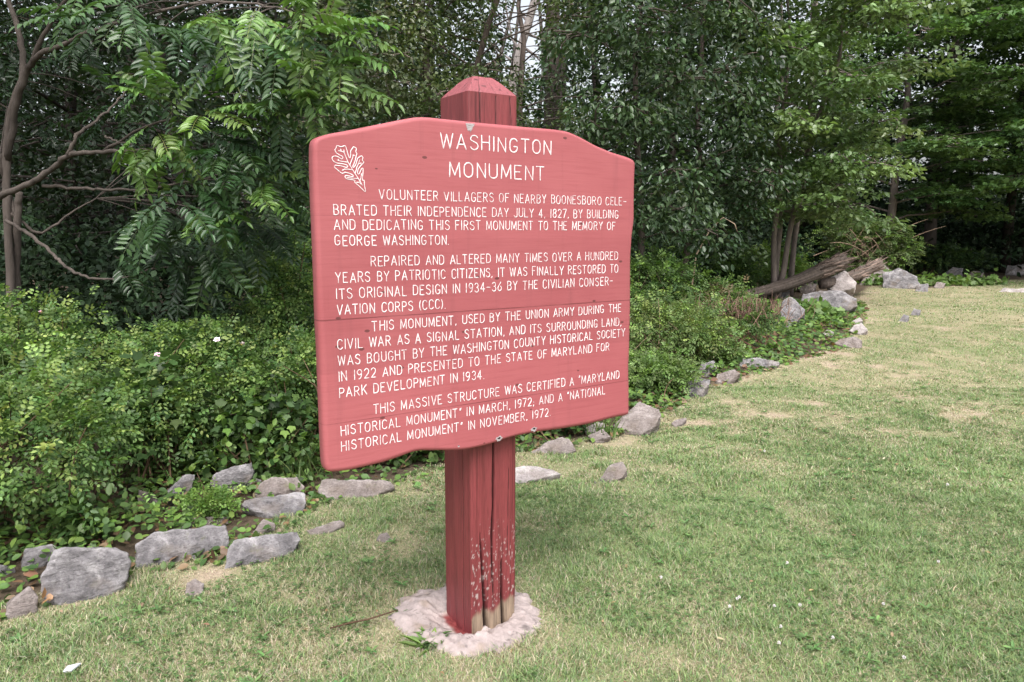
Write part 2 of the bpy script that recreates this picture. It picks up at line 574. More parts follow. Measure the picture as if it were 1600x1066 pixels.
# clover and small broad leaves mixed into the turf
r = np.random.default_rng(8)
cnt = 26000
y = np.sqrt(r.random(cnt) * (6.5 ** 2 - 2.1 ** 2) + 2.1 ** 2)
x = (r.random(cnt) * 2 - 1) * (0.74 * y + .2)
k = inside(x, y) & (fbm2(x, y, 1.3, 3, 71) > .50) & (dryness(x, y) < .75) & (np.hypot(x - PAD_C[0], y - PAD_C[1]) > .42)
x, y = x[k], y[k]
O = np.stack([x, y, ground_z(x, y) + .008 + .016 * r.random(len(x))], -1)
az = r.random(len(x)) * 2 * PI
for t3 in range(3):
    a3 = az + t3 * 2.1
    D = np.stack([np.cos(a3), np.sin(a3), .1 + 0 * a3], -1)
    leaves(A, OVAL, O, D, np.array([0, 0, 1.]) + r.normal(size=(len(x), 3)) * .25, .011, .010, pick([(.075, .135, .045), (.10, .16, .06)], len(x), r))
# broad weeds, dead leaves and clippings
cnt = 900
y = np.sqrt(r.random(cnt) * (9 ** 2 - 2.1 ** 2) + 2.1 ** 2)
x = (r.random(cnt) * 2 - 1) * (.74 * y + .2)
k = inside(x, y) & (np.hypot(x - PAD_C[0], y - PAD_C[1]) > .42)
x, y = x[k], y[k]
z = ground_z(x, y)
for t7 in range(6):
    a7 = r.random() * 2 * PI + t7 * 1.05 + r.normal(size=len(x)) * .2
    w7 = fbm2(x, y, .9, 2, 5) > .5
    leaves(A, OVAL, np.stack([x, y, z + .012], -1)[w7], np.stack([np.cos(a7), np.sin(a7), .25 + .2 * r.random(len(x))], -1)[w7], np.array([0, 0, 1.]) + r.normal(size=(w7.sum(), 3)) * .15,
           .030 + .02 * r.random(w7.sum()), .013, pick([(.10, .19, .065), (.13, .22, .08)], w7.sum(), r))
cnt = 420
y = np.sqrt(r.random(cnt) * (8 ** 2 - 2.1 ** 2) + 2.1 ** 2)
x = (r.random(cnt) * 2 - 1) * (.74 * y + .2)
k = inside(x, y)
x, y = x[k], y[k]
leaves(A, OVAL, np.stack([x, y, ground_z(x, y) + .02], -1), r.normal(size=(len(x), 3)) * np.array([1, 1, .3]), np.array([0, 0, 1.]) + r.normal(size=(len(x), 3)) * .4, .014 + .022 * r.random(len(x)), .012,
       pick([(.30, .19, .11), (.38, .27, .17), (.22, .14, .08), (.42, .36, .26)], len(x), r))
tag(A.build('grass', M_GRASS), 'short mown lawn grass, green with straw coloured patches', 'grass', kind='stuff')

# white clover heads
fm, fn_, fb, _ = new_mat('clover_petal')
fb.inputs['Base Color'].default_value = (.78, .74, .74, 1)
fb.inputs['Roughness'].default_value = .8
head = None
for px, py in [(1230, 880), (1140, 946), (1152, 934), (1210, 946), (1220, 980), (1466, 880), (1412, 1033), (1217, 1008), (1195, 700), (1155, 932), (1380, 946), (1250, 945), (1033, 903), (1301, 1000), (1480, 760)]:
    if head is None:
        A = Acc()
        r = np.random.default_rng(2)
        D = nrm(r.normal(size=(46, 3)) + np.array([0, 0, .5]))
        leaves(A, LANCE, D * .002, D, r.normal(size=(46, 3)), .009, .004, (.8, .76, .76))
        tube(A, [(0, 0, -.035), (.002, 0, -.015), (0, 0, 0)], .0009, 5, (.1, .17, .05))
        head = A.build('clover_flower', leaf_mat('clover_tissue', .2, .7, .2, (1, 1, 1)))
        o = head
    else:
        o = head.copy()
        COL.objects.link(o)
    p = gp(px, py, .03)
    o.location = (p[0], p[1], float(ground_z(np.array(p[0]), np.array(p[1]))) + .033)
    o.rotation_euler = (0, 0, px * .7)
    s = .72 if p[1] < 3.6 else .95
    o.scale = (s, s, s)
    tag(o, 'small white clover head in the lawn to the right of the post', 'flower', 'white clover heads in the lawn')
# ------------------------------------------------------------------ the sign: post, board, routed lettering
YAW = math.radians(33.7)
DX, BK = np.array([math.cos(YAW), math.sin(YAW), 0]), np.array([-math.sin(YAW), math.cos(YAW), 0])
POST_C = np.array([-.120, 2.899, 0])
HW = 0.107
BOARD_T, FRONT_Y = .052, -.154


def bpx(px, py, yl=FRONT_Y):               # photo point -> (x, z) on the board's front plane, in the sign's own frame
    rr = rayd(px, py)
    o = np.array([0, 0, CAM_H]) - POST_C
    t = (yl - o @ BK) / (rr @ BK)
    q = o + rr * t
    return np.array([q @ DX, q[2]])


SIGN = thing('park_sign', 'red painted wooden sign with white routed lettering on a square red post in the lawn', 'sign', POST_C, YAW)

# red paint of the board: sun-faded, brushed, with plank seams, dents and scuffs
m, n, bs, out = new_mat('faded_red_paint')
tc = nd(n, 'ShaderNodeTexCoord')
PAINT = (.50, .118, .128, 1)
mp = nd(n, 'ShaderNodeMapping', {'Vector': tc.outputs['Object'], 'Scale': (1, 1, 14)})
g1 = nd(n, 'ShaderNodeTexNoise', {'Vector': mp.outputs[0], 'Scale': 6.0, 'Detail': 8.0, 'Roughness': 0.6})
g2 = nd(n, 'ShaderNodeTexNoise', {'Vector': tc.outputs['Object'], 'Scale': 3.2, 'Detail': 4.0})
base = mixc(n, ramp(n, g2.outputs['Fac'], [(.30, (0, 0, 0)), (.72, (1, 1, 1))]), (.315, .080, .091, 1), (.352, .098, .109, 1))
base = mixc(n, ramp(n, g1.outputs['Fac'], [(.30, (.35,) * 3), (.5, (0, 0, 0))]), base, (.25, .056, .062, 1))
sx = nd(n, 'ShaderNodeSeparateXYZ', {'Vector': tc.outputs['Object']})
wn = nd(n, 'ShaderNodeTexNoise', {'Vector': mp.outputs[0], 'Scale': 1.5, 'Detail': 3.0})
zz = math_(n, 'MULTIPLY_ADD', wn.outputs['Fac'], .004, sx.outputs['Z'])
seam = None
for px, py, half, dep in ((990, 343, .0011, .45), (498, 502, .0020, 1.0), (505, 665, .0016, .9)):
    z0 = bpx(px, py)[1] + .002
    d = math_(n, 'ABSOLUTE', math_(n, 'SUBTRACT', zz, float(z0)))
    s_ = math_(n, 'MULTIPLY', math_(n, 'LESS_THAN', d, half), dep)
    seam = s_ if seam is None else math_(n, 'MAXIMUM', seam, s_)
sm_n = nd(n, 'ShaderNodeTexNoise', {'Vector': tc.outputs['Object'], 'Scale': 5.0, 'Detail': 3.0})
seam = math_(n, 'MULTIPLY', seam, ramp(n, sm_n.outputs['Fac'], [(.38, (.45,) * 3), (.56, (1,) * 3)]))
base = mixc(n, math_(n, 'MULTIPLY', seam, .75), base, (.12, .025, .028, 1))
mv = nd(n, 'ShaderNodeMapping', {'Vector': tc.outputs['Object'], 'Scale': (13, 13, 26)})
vo = nd(n, 'ShaderNodeTexVoronoi', {'Vector': mv.outputs[0], 'Scale': 1.0, 'Randomness': 1.0})
sv = nd(n, 'ShaderNodeSeparateColor', {0: vo.outputs['Color']})
dent = math_(n, 'MULTIPLY', math_(n, 'LESS_THAN', vo.outputs['Distance'], math_(n, 'MULTIPLY', sv.outputs[1], .13)), math_(n, 'GREATER_THAN', sv.outputs[0], .52))
base = mixc(n, math_(n, 'MULTIPLY', dent, .85), base, (.10, .03, .03, 1))
mv2 = nd(n, 'ShaderNodeMapping', {'Vector': tc.outputs['Object'], 'Scale': (5, 5, 11), 'Location': (3, 1, 7)})
vo2 = nd(n, 'ShaderNodeTexVoronoi', {'Vector': mv2.outputs[0], 'Scale': 1.0})
sv2 = nd(n, 'ShaderNodeSeparateColor', {0: vo2.outputs['Color']})
chip = math_(n, 'MULTIPLY', math_(n, 'LESS_THAN', vo2.outputs['Distance'], .05), math_(n, 'GREATER_THAN', sv2.outputs[0], .88))
base = mixc(n, chip, base, (.36, .30, .30, 1))
# brush marks, grime run-off and a slightly different red on each plank
mb = nd(n, 'ShaderNodeMapping', {'Vector': tc.outputs['Object'], 'Scale': (1.2, 1, 55)})
br_ = nd(n, 'ShaderNodeTexNoise', {'Vector': mb.outputs[0], 'Scale': 4.0, 'Detail': 5.0, 'Roughness': 0.7})
base = mixc(n, 1.0, base, ramp(n, br_.outputs['Fac'], [(.30, (.94, .93, .93)), (.5, (1, 1, 1)), (.72, (1.03, 1.04, 1.04))]), 'MULTIPLY')
mr = nd(n, 'ShaderNodeMapping', {'Vector': tc.outputs['Object'], 'Scale': (26, 1, 1.3)})
rn = nd(n, 'ShaderNodeTexNoise', {'Vector': mr.outputs[0], 'Scale': 1.0, 'Detail': 6.0, 'Roughness': 0.65})
base = mixc(n, ramp(n, rn.outputs['Fac'], [(.56, (0, 0, 0)), (.78, (.35,) * 3)]), base, (.17, .052, .058, 1))
pl_ = ramp(n, math_(n, 'MULTIPLY', math_(n, 'SUBTRACT', sx.outputs['Z'], .80), .8), [(0, (1.03, 1.02, 1.02)), (.26, (.95, .94, .94)), (.61, (1.0, 1.0, 1.0)), (.90, (1.04, 1.05, 1.05))], 'CONSTANT')
base = mixc(n, 1.0, base, pl_, 'MULTIPLY')
n.links.new(base, bs.inputs['Base Color'])
bs.inputs['Roughness'].default_value = .62
bs.inputs['Specular IOR Level'].default_value = .35
hgt = math_(n, 'SUBTRACT', math_(n, 'MULTIPLY_ADD', br_.outputs['Fac'], .30, math_(n, 'MULTIPLY', g1.outputs['Fac'], .35)), math_(n, 'ADD', seam, dent))
bp = nd(n, 'ShaderNodeBump', {'Height': hgt, 'Strength': .35, 'Distance': .004})
n.links.new(bp.outputs[0], bs.inputs['Normal'])
M_BOARD = m
m, n, bs, out = new_mat('white_lettering_paint')
tc = nd(n, 'ShaderNodeTexCoord')
nz = nd(n, 'ShaderNodeTexNoise', {'Vector': tc.outputs['Object'], 'Scale': 60.0, 'Detail': 4.0})
n.links.new(ramp(n, nz.outputs['Fac'], [(.30, (.50, .38, .40)), (.46, (.70, .66, .68)), (.62, (.78, .75, .77))]), bs.inputs['Base Color'])
bs.inputs['Roughness'].default_value = .6
M_WHITE = m

OUT_PX = [(491, 225), (492.5, 219.5), (498, 214.5), (506, 211.5), (517.5, 208.5), (538, 204.8), (560, 200.5), (592.5, 194), (612, 190), (630, 186.4), (646, 183.6), (658.8, 182.6), (672, 183), (691, 185),
          (720, 188), (750, 191.2), (791, 195), (830, 198.8), (860, 201.3), (880, 203.9), (890, 206.2), (898, 209.4), (907.5, 213.8), (919, 220), (930, 226), (943, 231.8), (957.5, 237.6), (972, 242),
          (984, 245.8), (990, 248.5), (993.6, 252), (994.7, 257), (994.4, 266), (993.8, 280), (993.2, 310), (993, 338), (992.2, 350), (990, 366), (988.6, 384), (987.4, 405), (987.3, 440), (987.5, 474), (987, 500),
          (985.8, 547), (984.6, 575), (985, 605), (985, 628), (984.9, 643), (983.6, 648.5), (978, 650.8), (965, 653), (943, 658.5), (916, 665), (885, 670.5), (859, 674), (845, 675.5), (820, 680), (807, 682.5), (790.6, 687),
          (772.6, 693), (758, 697.2), (744, 700.5), (732, 702.8), (720, 704.2), (700.5, 704.6), (680, 704.8), (660, 705.2), (650, 706.8), (642, 709.2), (623.6, 716.2), (606.7, 722), (594, 725.5), (581, 728.6), (564, 732.5), (547.6, 735.8),
          (531, 738), (518, 738.6), (512.5, 737), (509.6, 732), (508, 720), (506.5, 690), (505.5, 664), (504.6, 640), (503, 600), (501, 545), (498.5, 499), (497.2, 450), (495.5, 400), (493.5, 349), (492, 317), (490.6, 270), (490.4, 240)]
P = np.array([bpx(*q) for q in OUT_PX])


def smooth_closed(P, n):
    # Catmull-Rom through the traced points, resampled evenly
    m = len(P)
    pts = []
    for k in range(m):
        a, b, c, d = P[k - 1], P[k], P[(k + 1) % m], P[(k + 2) % m]
        for t in np.linspace(0, 1, 12, endpoint=False):
            pts.append(.5 * ((2 * b) + (-a + c) * t + (2 * a - 5 * b + 4 * c - d) * t * t + (-a + 3 * b - 3 * c + d) * t ** 3))
    pts = np.array(pts)
    L = np.concatenate([[0], np.cumsum(np.linalg.norm(np.roll(pts, -1, 0) - pts, axis=1))])
    u = np.linspace(0, L[-1], n, endpoint=False)
    pp = np.concatenate([pts, pts[:1]])
    return np.stack([np.interp(u, L, pp[:, 0]), np.interp(u, L, pp[:, 1])], 1)


P = smooth_closed(P, 420)                   # clockwise seen from the front
T = nrm(np.roll(P, -1, 0) - np.roll(P, 1, 0))
IN = np.stack([T[:, 1], -T[:, 0]], 1)       # inward normal
cen = P.mean(0)
if ((cen - P) * IN).sum() < 0:
    IN = -IN
for _ in range(3):
    IN = nrm(np.roll(IN, 1, 0) + 2 * IN + np.roll(IN, -1, 0))
ss = fbm(np.stack([P[:, 0] * 2.5, P[:, 1] * 2.5, 0 * P[:, 0]], -1), 2, 4)
rad = .007 + .017 * ss                      # hand-worked round-over
topm = sstep(2.02, 2.05, P[:, 1])
for cx_px, wid in ((605, .12), (840, .16)):
    c0 = bpx(cx_px, 195)[0]
    rad = rad + topm * .022 * np.exp(-((P[:, 0] - c0) / wid) ** 2 * 2)
rings = [(0.0, 1.0, True)]
nb = len(P)
V = [np.stack([P[:, 0] + IN[:, 0] * .004, np.full(nb, FRONT_Y + BOARD_T), P[:, 1] + IN[:, 1] * .004], 1),
     np.stack([P[:, 0], np.full(nb, FRONT_Y + BOARD_T - .004), P[:, 1]], 1)]
for a in np.linspace(0, PI / 2, 7):
    ins = rad * (1 - math.cos(a))
    dep = np.minimum(rad, .022) * (1 - math.sin(a))
    V.append(np.stack([P[:, 0] + IN[:, 0] * ins, FRONT_Y + dep, P[:, 1] + IN[:, 1] * ins], 1))
A = Acc()
fs = []
jj = np.arange(nb)
for k in range(len(V) - 1):
    fs.append(np.stack([k * nb + jj, k * nb + (jj + 1) % nb, (k + 1) * nb + (jj + 1) % nb, (k + 1) * nb + jj], 1))
fs.append(((len(V) - 1) * nb + jj)[None])
fs.append(jj[::-1][None])
A.add(np.concatenate(V), fs)
BOARD = A.build('board', M_BOARD, SIGN)
me = BOARD.data
bm_ = bmesh.new()
bm_.from_mesh(me)
bmesh.ops.recalc_face_normals(bm_, faces=bm_.faces)
for f in bm_.faces:
    if len(f.verts) > 4:
        f.smooth = False
bm_.to_mesh(me)
bm_.free()


def stroke(acc, pts, wd, y0=FRONT_Y, rise=.0011):
    """one routed stroke filled with white paint: flat ribbon with a low crown and round ends; pts are (x, z) in metres"""
    pts = np.asarray(pts, float)
    t = np.gradient(pts, axis=0) if len(pts) > 2 else np.repeat(pts[1:] - pts[:1], 2, 0)
    t = nrm(t)
    nl = np.stack([-t[:, 1], t[:, 0]], 1)
    h = wd / 2
    m = len(pts)
    Lq, Rq = pts + nl * h, pts - nl * h
    ye, yc = y0 + .0004, y0 - rise
    V = [np.stack([q[:, 0], np.full(m, y), q[:, 1]], 1) for q, y in ((Lq, ye), (pts + nl * h * .6, yc), (pts - nl * h * .6, yc), (Rq, ye))]
    V = np.concatenate(V)
    i = np.arange(m - 1)
    fs = [np.concatenate([np.stack([k * m + i, k * m + i + 1, (k + 1) * m + i + 1, (k + 1) * m + i], 1) for k in range(3)])]
    acc.add(V, fs)
    for e, d in ((0, -t[0]), (m - 1, t[-1])):
        nn = np.array([-d[1], d[0]])
        a = np.linspace(-PI / 2, PI / 2, 8)
        rim = pts[e] + h * (np.cos(a)[:, None] * d + np.sin(a)[:, None] * nn)
        inn = pts[e] + h * .6 * (np.cos(a)[:, None] * d + np.sin(a)[:, None] * nn)
        W = np.concatenate([np.stack([rim[:, 0], np.full(8, ye), rim[:, 1]], 1), np.stack([inn[:, 0], np.full(8, yc), inn[:, 1]], 1)])
        q = np.arange(7)
        acc.add(W, [np.stack([q, q + 1, q + 9, q + 8], 1), np.arange(8, 16)[None]])


def arc(cx, cy, rx, ry, a0, a1, k=11):
    a = np.radians(np.linspace(a0, a1, k))
    return [(cx + rx * math.cos(q), cy + ry * math.sin(q)) for q in a]


G = {
    'A': (.56, [[(0, 0), (.28, 1)], [(.28, 1), (.56, 0)], [(.10, .32), (.46, .32)]]),
    'B': (.48, [[(0, 0), (0, 1)], [(0, 1), (.22, 1)] + arc(.22, .765, .22, .235, 90, -90) + [(0, .53)], [(0, .53), (.24, .53)] + arc(.24, .265, .24, .265, 90, -90) + [(0, 0)]]),
    'C': (.50, [arc(.27, .70, .25, .30, 25, 180) + arc(.27, .30, .25, .30, 180, 335)]),
    'D': (.50, [[(0, 0), (0, 1)], [(0, 1), (.18, 1)] + arc(.20, .68, .30, .32, 90, 0) + arc(.20, .32, .30, .32, 0, -90) + [(0, 0)]]),
    'E': (.44, [[(0, 0), (0, 1)], [(0, 1), (.44, 1)], [(0, .53), (.34, .53)], [(0, 0), (.44, 0)]]),
    'F': (.42, [[(0, 0), (0, 1)], [(0, 1), (.42, 1)], [(0, .53), (.34, .53)]]),
    'G': (.54, [arc(.27, .70, .25, .30, 25, 180) + arc(.27, .30, .25, .30, 180, 350), [(.52, .26), (.52, .42)], [(.52, .42), (.30, .42)]]),
    'H': (.50, [[(0, 0), (0, 1)], [(.5, 0), (.5, 1)], [(0, .53), (.5, .53)]]),
    'I': (.02, [[(.01, 0), (.01, 1)]]),
    'J': (.40, [[(.40, 1), (.40, .24)] + arc(.20, .22, .20, .22, 0, -170)]),
    'K': (.50, [[(0, 0), (0, 1)], [(.48, 1), (0, .40)], [(.17, .60), (.50, 0)]]),
    'L': (.42, [[(0, 1), (0, 0)], [(0, 0), (.42, 0)]]),
    'M': (.62, [[(0, 0), (.03, 1)], [(.03, 1), (.31, .12)], [(.31, .12), (.59, 1)], [(.59, 1), (.62, 0)]]),
    'N': (.50, [[(0, 0), (0, 1)], [(0, 1), (.5, 0)], [(.5, 0), (.5, 1)]]),
    'O': (.54, [arc(.27, .66, .26, .34, 0, 180) + arc(.27, .34, .26, .34, 180, 360) + [(.53, .66)]]),
    'P': (.46, [[(0, 0), (0, 1)], [(0, 1), (.22, 1)] + arc(.22, .74, .24, .26, 90, -90) + [(0, .48)]]),
    'R': (.50, [[(0, 0), (0, 1)], [(0, 1), (.22, 1)] + arc(.22, .75, .24, .25, 90, -90) + [(0, .50)], [(.22, .50), (.50, 0)]]),
    'S': (.48, [arc(.24, .75, .23, .25, 25, 200) + arc(.24, .26, .24, .26, 80, -160)[1:]]),
    'T': (.52, [[(0, 1), (.52, 1)], [(.26, 1), (.26, 0)]]),
    'U': (.50, [[(0, 1), (0, .27)] + arc(.25, .26, .25, .26, 180, 360) + [(.5, 1)]]),
    'V': (.54, [[(0, 1), (.27, 0)], [(.27, 0), (.54, 1)]]),
    'W': (.74, [[(0, 1), (.17, 0)], [(.17, 0), (.37, .92)], [(.37, .92), (.57, 0)], [(.57, 0), (.74, 1)]]),
    'Y': (.52, [[(0, 1), (.26, .48)], [(.52, 1), (.26, .48)], [(.26, .48), (.26, 0)]]),
    'Z': (.48, [[(0, 1), (.48, 1)], [(.48, 1), (0, 0)], [(0, 0), (.48, 0)]]),
    '1': (.06, [[(.03, 0), (.03, 1)]]),
    '2': (.46, [arc(.23, .74, .22, .26, 165, -20) + [(.40, .50), (0, 0)], [(0, 0), (.46, 0)]]),
    '3': (.46, [arc(.22, .76, .20, .24, 155, -85), arc(.22, .26, .23, .27, 85, -155)]),
    '4': (.48, [[(.34, 0), (.34, 1)], [(.34, 1), (0, .28)], [(0, .28), (.48, .28)]]),
    '6': (.48, [[(.38, 1), (.10, .56)] + arc(.24, .28, .23, .28, 160, 420, 18)]),
    '7': (.46, [[(0, 1), (.46, 1)], [(.46, 1), (.14, 0)]]),
    '8': (.46, [arc(.23, .76, .20, .24, -90, 270, 18), arc(.23, .26, .23, .26, 90, 450, 18)]),
    '9': (.48, [arc(.24, .72, .23, .28, -20, -380, 18), [(.47, .70), (.44, .40), (.34, .10), (.16, 0)]]),
    '.': (.04, [[(.02, .015), (.02, .03)]]),
    ',': (.10, [[(.08, .05), (.02, -.10)]]),
    ';': (.10, [[(.07, .38), (.07, .40)], [(.08, .05), (.02, -.10)]]),
    '-': (.42, [[(.02, .47), (.40, .47)]]),
    '(': (.12, [arc(.36, .47, .33, .66, 130, 230, 9)]),
    ')': (.12, [arc(-.22, .47, .33, .66, 50, -50, 9)]),
    '"': (.20, [[(.10, 1.02), (.03, .80)], [(.20, 1.02), (.13, .80)]]),
}
GAP, SPACE = .27, .78


def text_line(txt, p0, p1, hgt, wd, r):
    x, items = 0.0, []
    for ch in txt:
        if ch == ' ':
            x += SPACE - GAP
            continue
        if ch == '_':
            x += .14
            continue
        gw, st = G[ch]
        items.append((x, st))
        x += gw + GAP
    tot = x - GAP
    x0, z0 = p0
    x1, z1 = p1
    k = (x1 - x0) / tot
    acc = Acc()
    for gx_, st in items:
        jz, jx = r.normal() * .0006, r.normal() * .0005
        hs = 1 + r.normal() * .012
        sl = r.normal() * .012
        wj = wd * .63 * (1 + r.normal() * .07)
        for s in st:
            pts = np.array(s, float)
            xx = x0 + (gx_ + pts[:, 0]) * k + jx + pts[:, 1] * hgt * sl
            zz_ = z0 + (z1 - z0) * ((xx - x0) / (x1 - x0)) + jz + pts[:, 1] * hgt * hs
            stroke(acc, np.stack([xx, zz_], 1), wj)
    return acc.build('lettering', M_WHITE, SIGN, smooth=False)


LINES = [('WASHINGTON', 688.5, 231.0, 860.6, 241.5, .0490, .0078), ('MONUMENT', 702.5, 276.0, 850.0, 281.9, .0490, .0078),
         ('VOLUNTEER VILLAGERS OF NEARBY BOONESBORO CELE-', 593, 311.2, 978, 321.2, .0310, .0048),
         ('BRATED THEIR INDEPENDENCE DAY JULY 4, 1827, BY BUILDING', 522, 335.6, 965.6, 341.3, .0318, .0050),
         ('AND DEDICATING THIS FIRST MONUMENT TO THE MEMORY OF', 522.75, 358.7, 960.6, 359.4, .0318, .0050),
         ('GEORGE WASHINGTON.', 523.75, 383.5, 701, 382.5, .0315, .0053),
         ('REPAIRED AND ALTERED MANY TIMES OVER A HUNDRED', 580, 416, 965, 405.6, .0318, .0050),
         ('YEARS BY PATRIOTIC CITIZENS, IT WAS FINALLY RESTORED TO', 525, 441.9, 965.6, 425.6, .0322, .0052),
         ('ITS ORIGINAL DESIGN IN 1934-36 BY THE CIVILIAN CON_SER-', 525.6, 467.5, 957, 445.4, .0325, .0052),
         ('VATION CORPS (CCC).', 527, 492.5, 695.6, 482, .0322, .0055),
         ('THIS MONUMENT, USED BY THE UNION ARMY DURING THE', 582, 517.5, 970, 487, .0318, .0052),
         ('CIVIL WAR AS A SIGNAL STATION, AND ITS SURROUNDING LAND,', 527.75, 546.5, 970.5, 508.6, .0325, .0053),
         ('WAS BOUGHT BY THE WASHINGTON COUNTY HISTORICAL SOCIETY', 528.75, 571.9, 976, 525.6, .0325, .0053),
         ('IN 1922 AND PRESENTED TO THE STATE OF MARYLAND FOR', 530, 596, 951.5, 547.5, .0320, .0052),
         ('PARK DEVELOPMENT IN 1934.', 530.7, 621.4, 756, 591.6, .0320, .0054),
         ('THIS MASSIVE STRUCTURE WAS CERTIFIED A "MARYLAND', 583.9, 646.7, 967, 591.2, .0325, .0052),
         ('HISTORICAL MONUMENT" IN MARCH, 1972; AND A "NATIONAL', 532.9, 681, 945, 615.9, .0322, .0052),
         ('HISTORICAL MONUMENT" IN NOVEMBER, 1972.', 533.7, 705, 859.8, 649.8, .0322, .0052)]
r = np.random.default_rng(4)
for txt, xa, ya, xb, yb, hh, wd in LINES:
    text_line(txt, bpx(xa, ya), bpx(xb, yb), hh, wd, r)

# the routed oak-leaf emblem at the upper left
LEAF_O = [(755, 955), (742, 860), (735, 768), (705, 765), (712, 690), (718, 580), (704, 565), (688, 582), (668, 625), (648, 662), (628, 655), (626, 620), (642, 572), (682, 518), (732, 464), (706, 436), (714, 385), (692, 360),
          (655, 378), (628, 402), (614, 440), (600, 495), (580, 530), (553, 556), (546, 535), (566, 490), (588, 425), (601, 365), (614, 322), (596, 290), (606, 236), (556, 210), (540, 235), (514, 272), (510, 330), (502, 388), (484, 386),
          (460, 310), (430, 212), (410, 190), (350, 206), (282, 190), (266, 236), (247, 262), (276, 312), (325, 345), (370, 366), (382, 392), (360, 412), (320, 388), (280, 366), (222, 368), (200, 395), (222, 445), (285, 480), (370, 490),
          (448, 512), (462, 534), (435, 552), (370, 532), (300, 520), (252, 520), (240, 545), (288, 590), (366, 650), (420, 634), (490, 652), (548, 680), (556, 698), (530, 706), (480, 694), (436, 686), (415, 702), (440, 740), (500, 752),
          (562, 764), (588, 774), (578, 798), (660, 870)]
VEINS = [[(402, 300), (430, 375), (462, 455), (510, 535), (570, 632), (640, 738), (704, 850)], [(305, 275), (345, 280), (402, 300)], [(345, 250), (352, 282)], [(398, 262), (402, 300)],
         [(290, 430), (330, 446), (395, 456), (470, 466)], [(305, 418), (318, 445)], [(372, 604), (405, 582), (460, 582), (536, 592)], [(450, 716), (530, 732), (626, 738)],
         [(552, 340), (540, 400), (520, 450), (502, 500)], [(575, 350), (548, 366)], [(690, 480), (642, 488), (612, 550), (590, 640)], [(660, 430), (642, 488)], [(692, 655), (682, 720), (662, 786)], [(608, 800), (650, 800), (690, 836)]]


def ep(q):
    return bpx(500 + q[0] / 10.66, 210 + q[1] / 10.66)


A = Acc()
lo = np.array([ep(q) for q in LEAF_O])
lo = smooth_closed(lo, 260)
stroke(A, np.concatenate([lo, lo[:1]]), .0030)
for v in VEINS:
    stroke(A, [ep(q) for q in v], .0028)
A.build('oak_leaf_emblem', M_WHITE, SIGN, smooth=False)

# bolt holes with chipped paint near the lower edge, bare patch at the top edge
m, n, bs, out = new_mat('bare_grey_wood')
tc = nd(n, 'ShaderNodeTexCoord')
mp = nd(n, 'ShaderNodeMapping', {'Vector': tc.outputs['Object'], 'Scale': (1, 1, 8)})
nz = nd(n, 'ShaderNodeTexNoise', {'Vector': mp.outputs[0], 'Scale': 60.0, 'Detail': 6.0})
n.links.new(ramp(n, nz.outputs['Fac'], [(.3, (.16, .14, .145)), (.6, (.40, .36, .37))]), bs.inputs['Base Color'])
bs.inputs['Roughness'].default_value = .85
M_BARE = m
m, n, bs, out = new_mat('painted_hole_shade')
bs.inputs['Base Color'].default_value = (.015, .010, .010, 1)
bs.inputs['Roughness'].default_value = 1.0


def patch(name, pts, mat, y, parent=SIGN):
    acc = Acc()
    pts = np.array(pts)
    k = len(pts)
    c = pts.mean(0)
    V = np.concatenate([np.stack([pts[:, 0], np.full(k, FRONT_Y + .0006), pts[:, 1]], 1), np.stack([c[0] + (pts[:, 0] - c[0]) * .94, np.full(k, y), c[1] + (pts[:, 1] - c[1]) * .94], 1)])
    jx = np.arange(k)
    acc.add(V, [np.stack([jx, (jx + 1) % k, (jx + 1) % k + k, jx + k], 1), (jx + k)[None]])
    return acc.build(name, mat, parent, smooth=False)


for (hx, hy, sx_, sz_, rag) in ((780, 685.5, .016, .0105, .35), (834.5, 670.5, .014, .010, .45), (716.5, 697.5, .004, .004, .3)):
    c = bpx(hx, hy)
    a = np.linspace(0, 2 * PI, 18, endpoint=False)
    r = np.random.default_rng(int(hx))
    rr = 1 + rag * (r.random(18) - .5) * 1.6
    ch = patch('bolt_hole', np.stack([c[0] + np.cos(a) * sx_ * rr, c[1] + np.sin(a) * sz_ * rr], 1), M_BARE, FRONT_Y - .0007)
    patch('hole_shade', np.stack([c[0] + np.cos(a) * sx_ * .48 * rr, c[1] + .002 + np.sin(a) * sz_ * .42 * rr], 1), m, FRONT_Y - .0011, ch)  # flat dark disc on the surface, painting the shade inside a bolt hole
patch('bare_patch', [bpx(*q) for q in [(727.5, 192.5), (742, 193.5), (741, 196.5), (738.5, 199), (738.2, 202), (736, 205), (734.6, 207.4), (733.4, 203.6), (731, 205.2), (729, 199)]], M_BARE, FRONT_Y - .0007)

# the post: squared timber with rounded arrises, checks (drying cracks), flaking paint and a rotted foot
ZS = float(at(727, 142, 2.76)[2])
ZT = float(at(745, 121, 2.87)[2])
A = Acc()
nu, nz_ = 76, 470
zz = np.linspace(-.07, ZS, nz_)
RC = .009


def ring_xy(k):                            # rounded square, nu columns a side, starting at the front-left arris
    pts, nn = [], []
    sides = [((-1, -1), (1, 0)), ((1, -1), (0, 1)), ((1, 1), (-1, 0)), ((-1, 1), (0, -1))]
    for (c, d) in sides:
        for u in (np.arange(k) / k):
            p = np.array(c, float) * HW + np.array(d) * 2 * HW * u
            q = np.clip(p, -HW + RC, HW - RC)
            v = p - q
            l = np.linalg.norm(v)
            nv = v / l
            pts.append(q + nv * min(l, RC))
            nn.append(nv)
    return np.array(pts), np.array(nn)


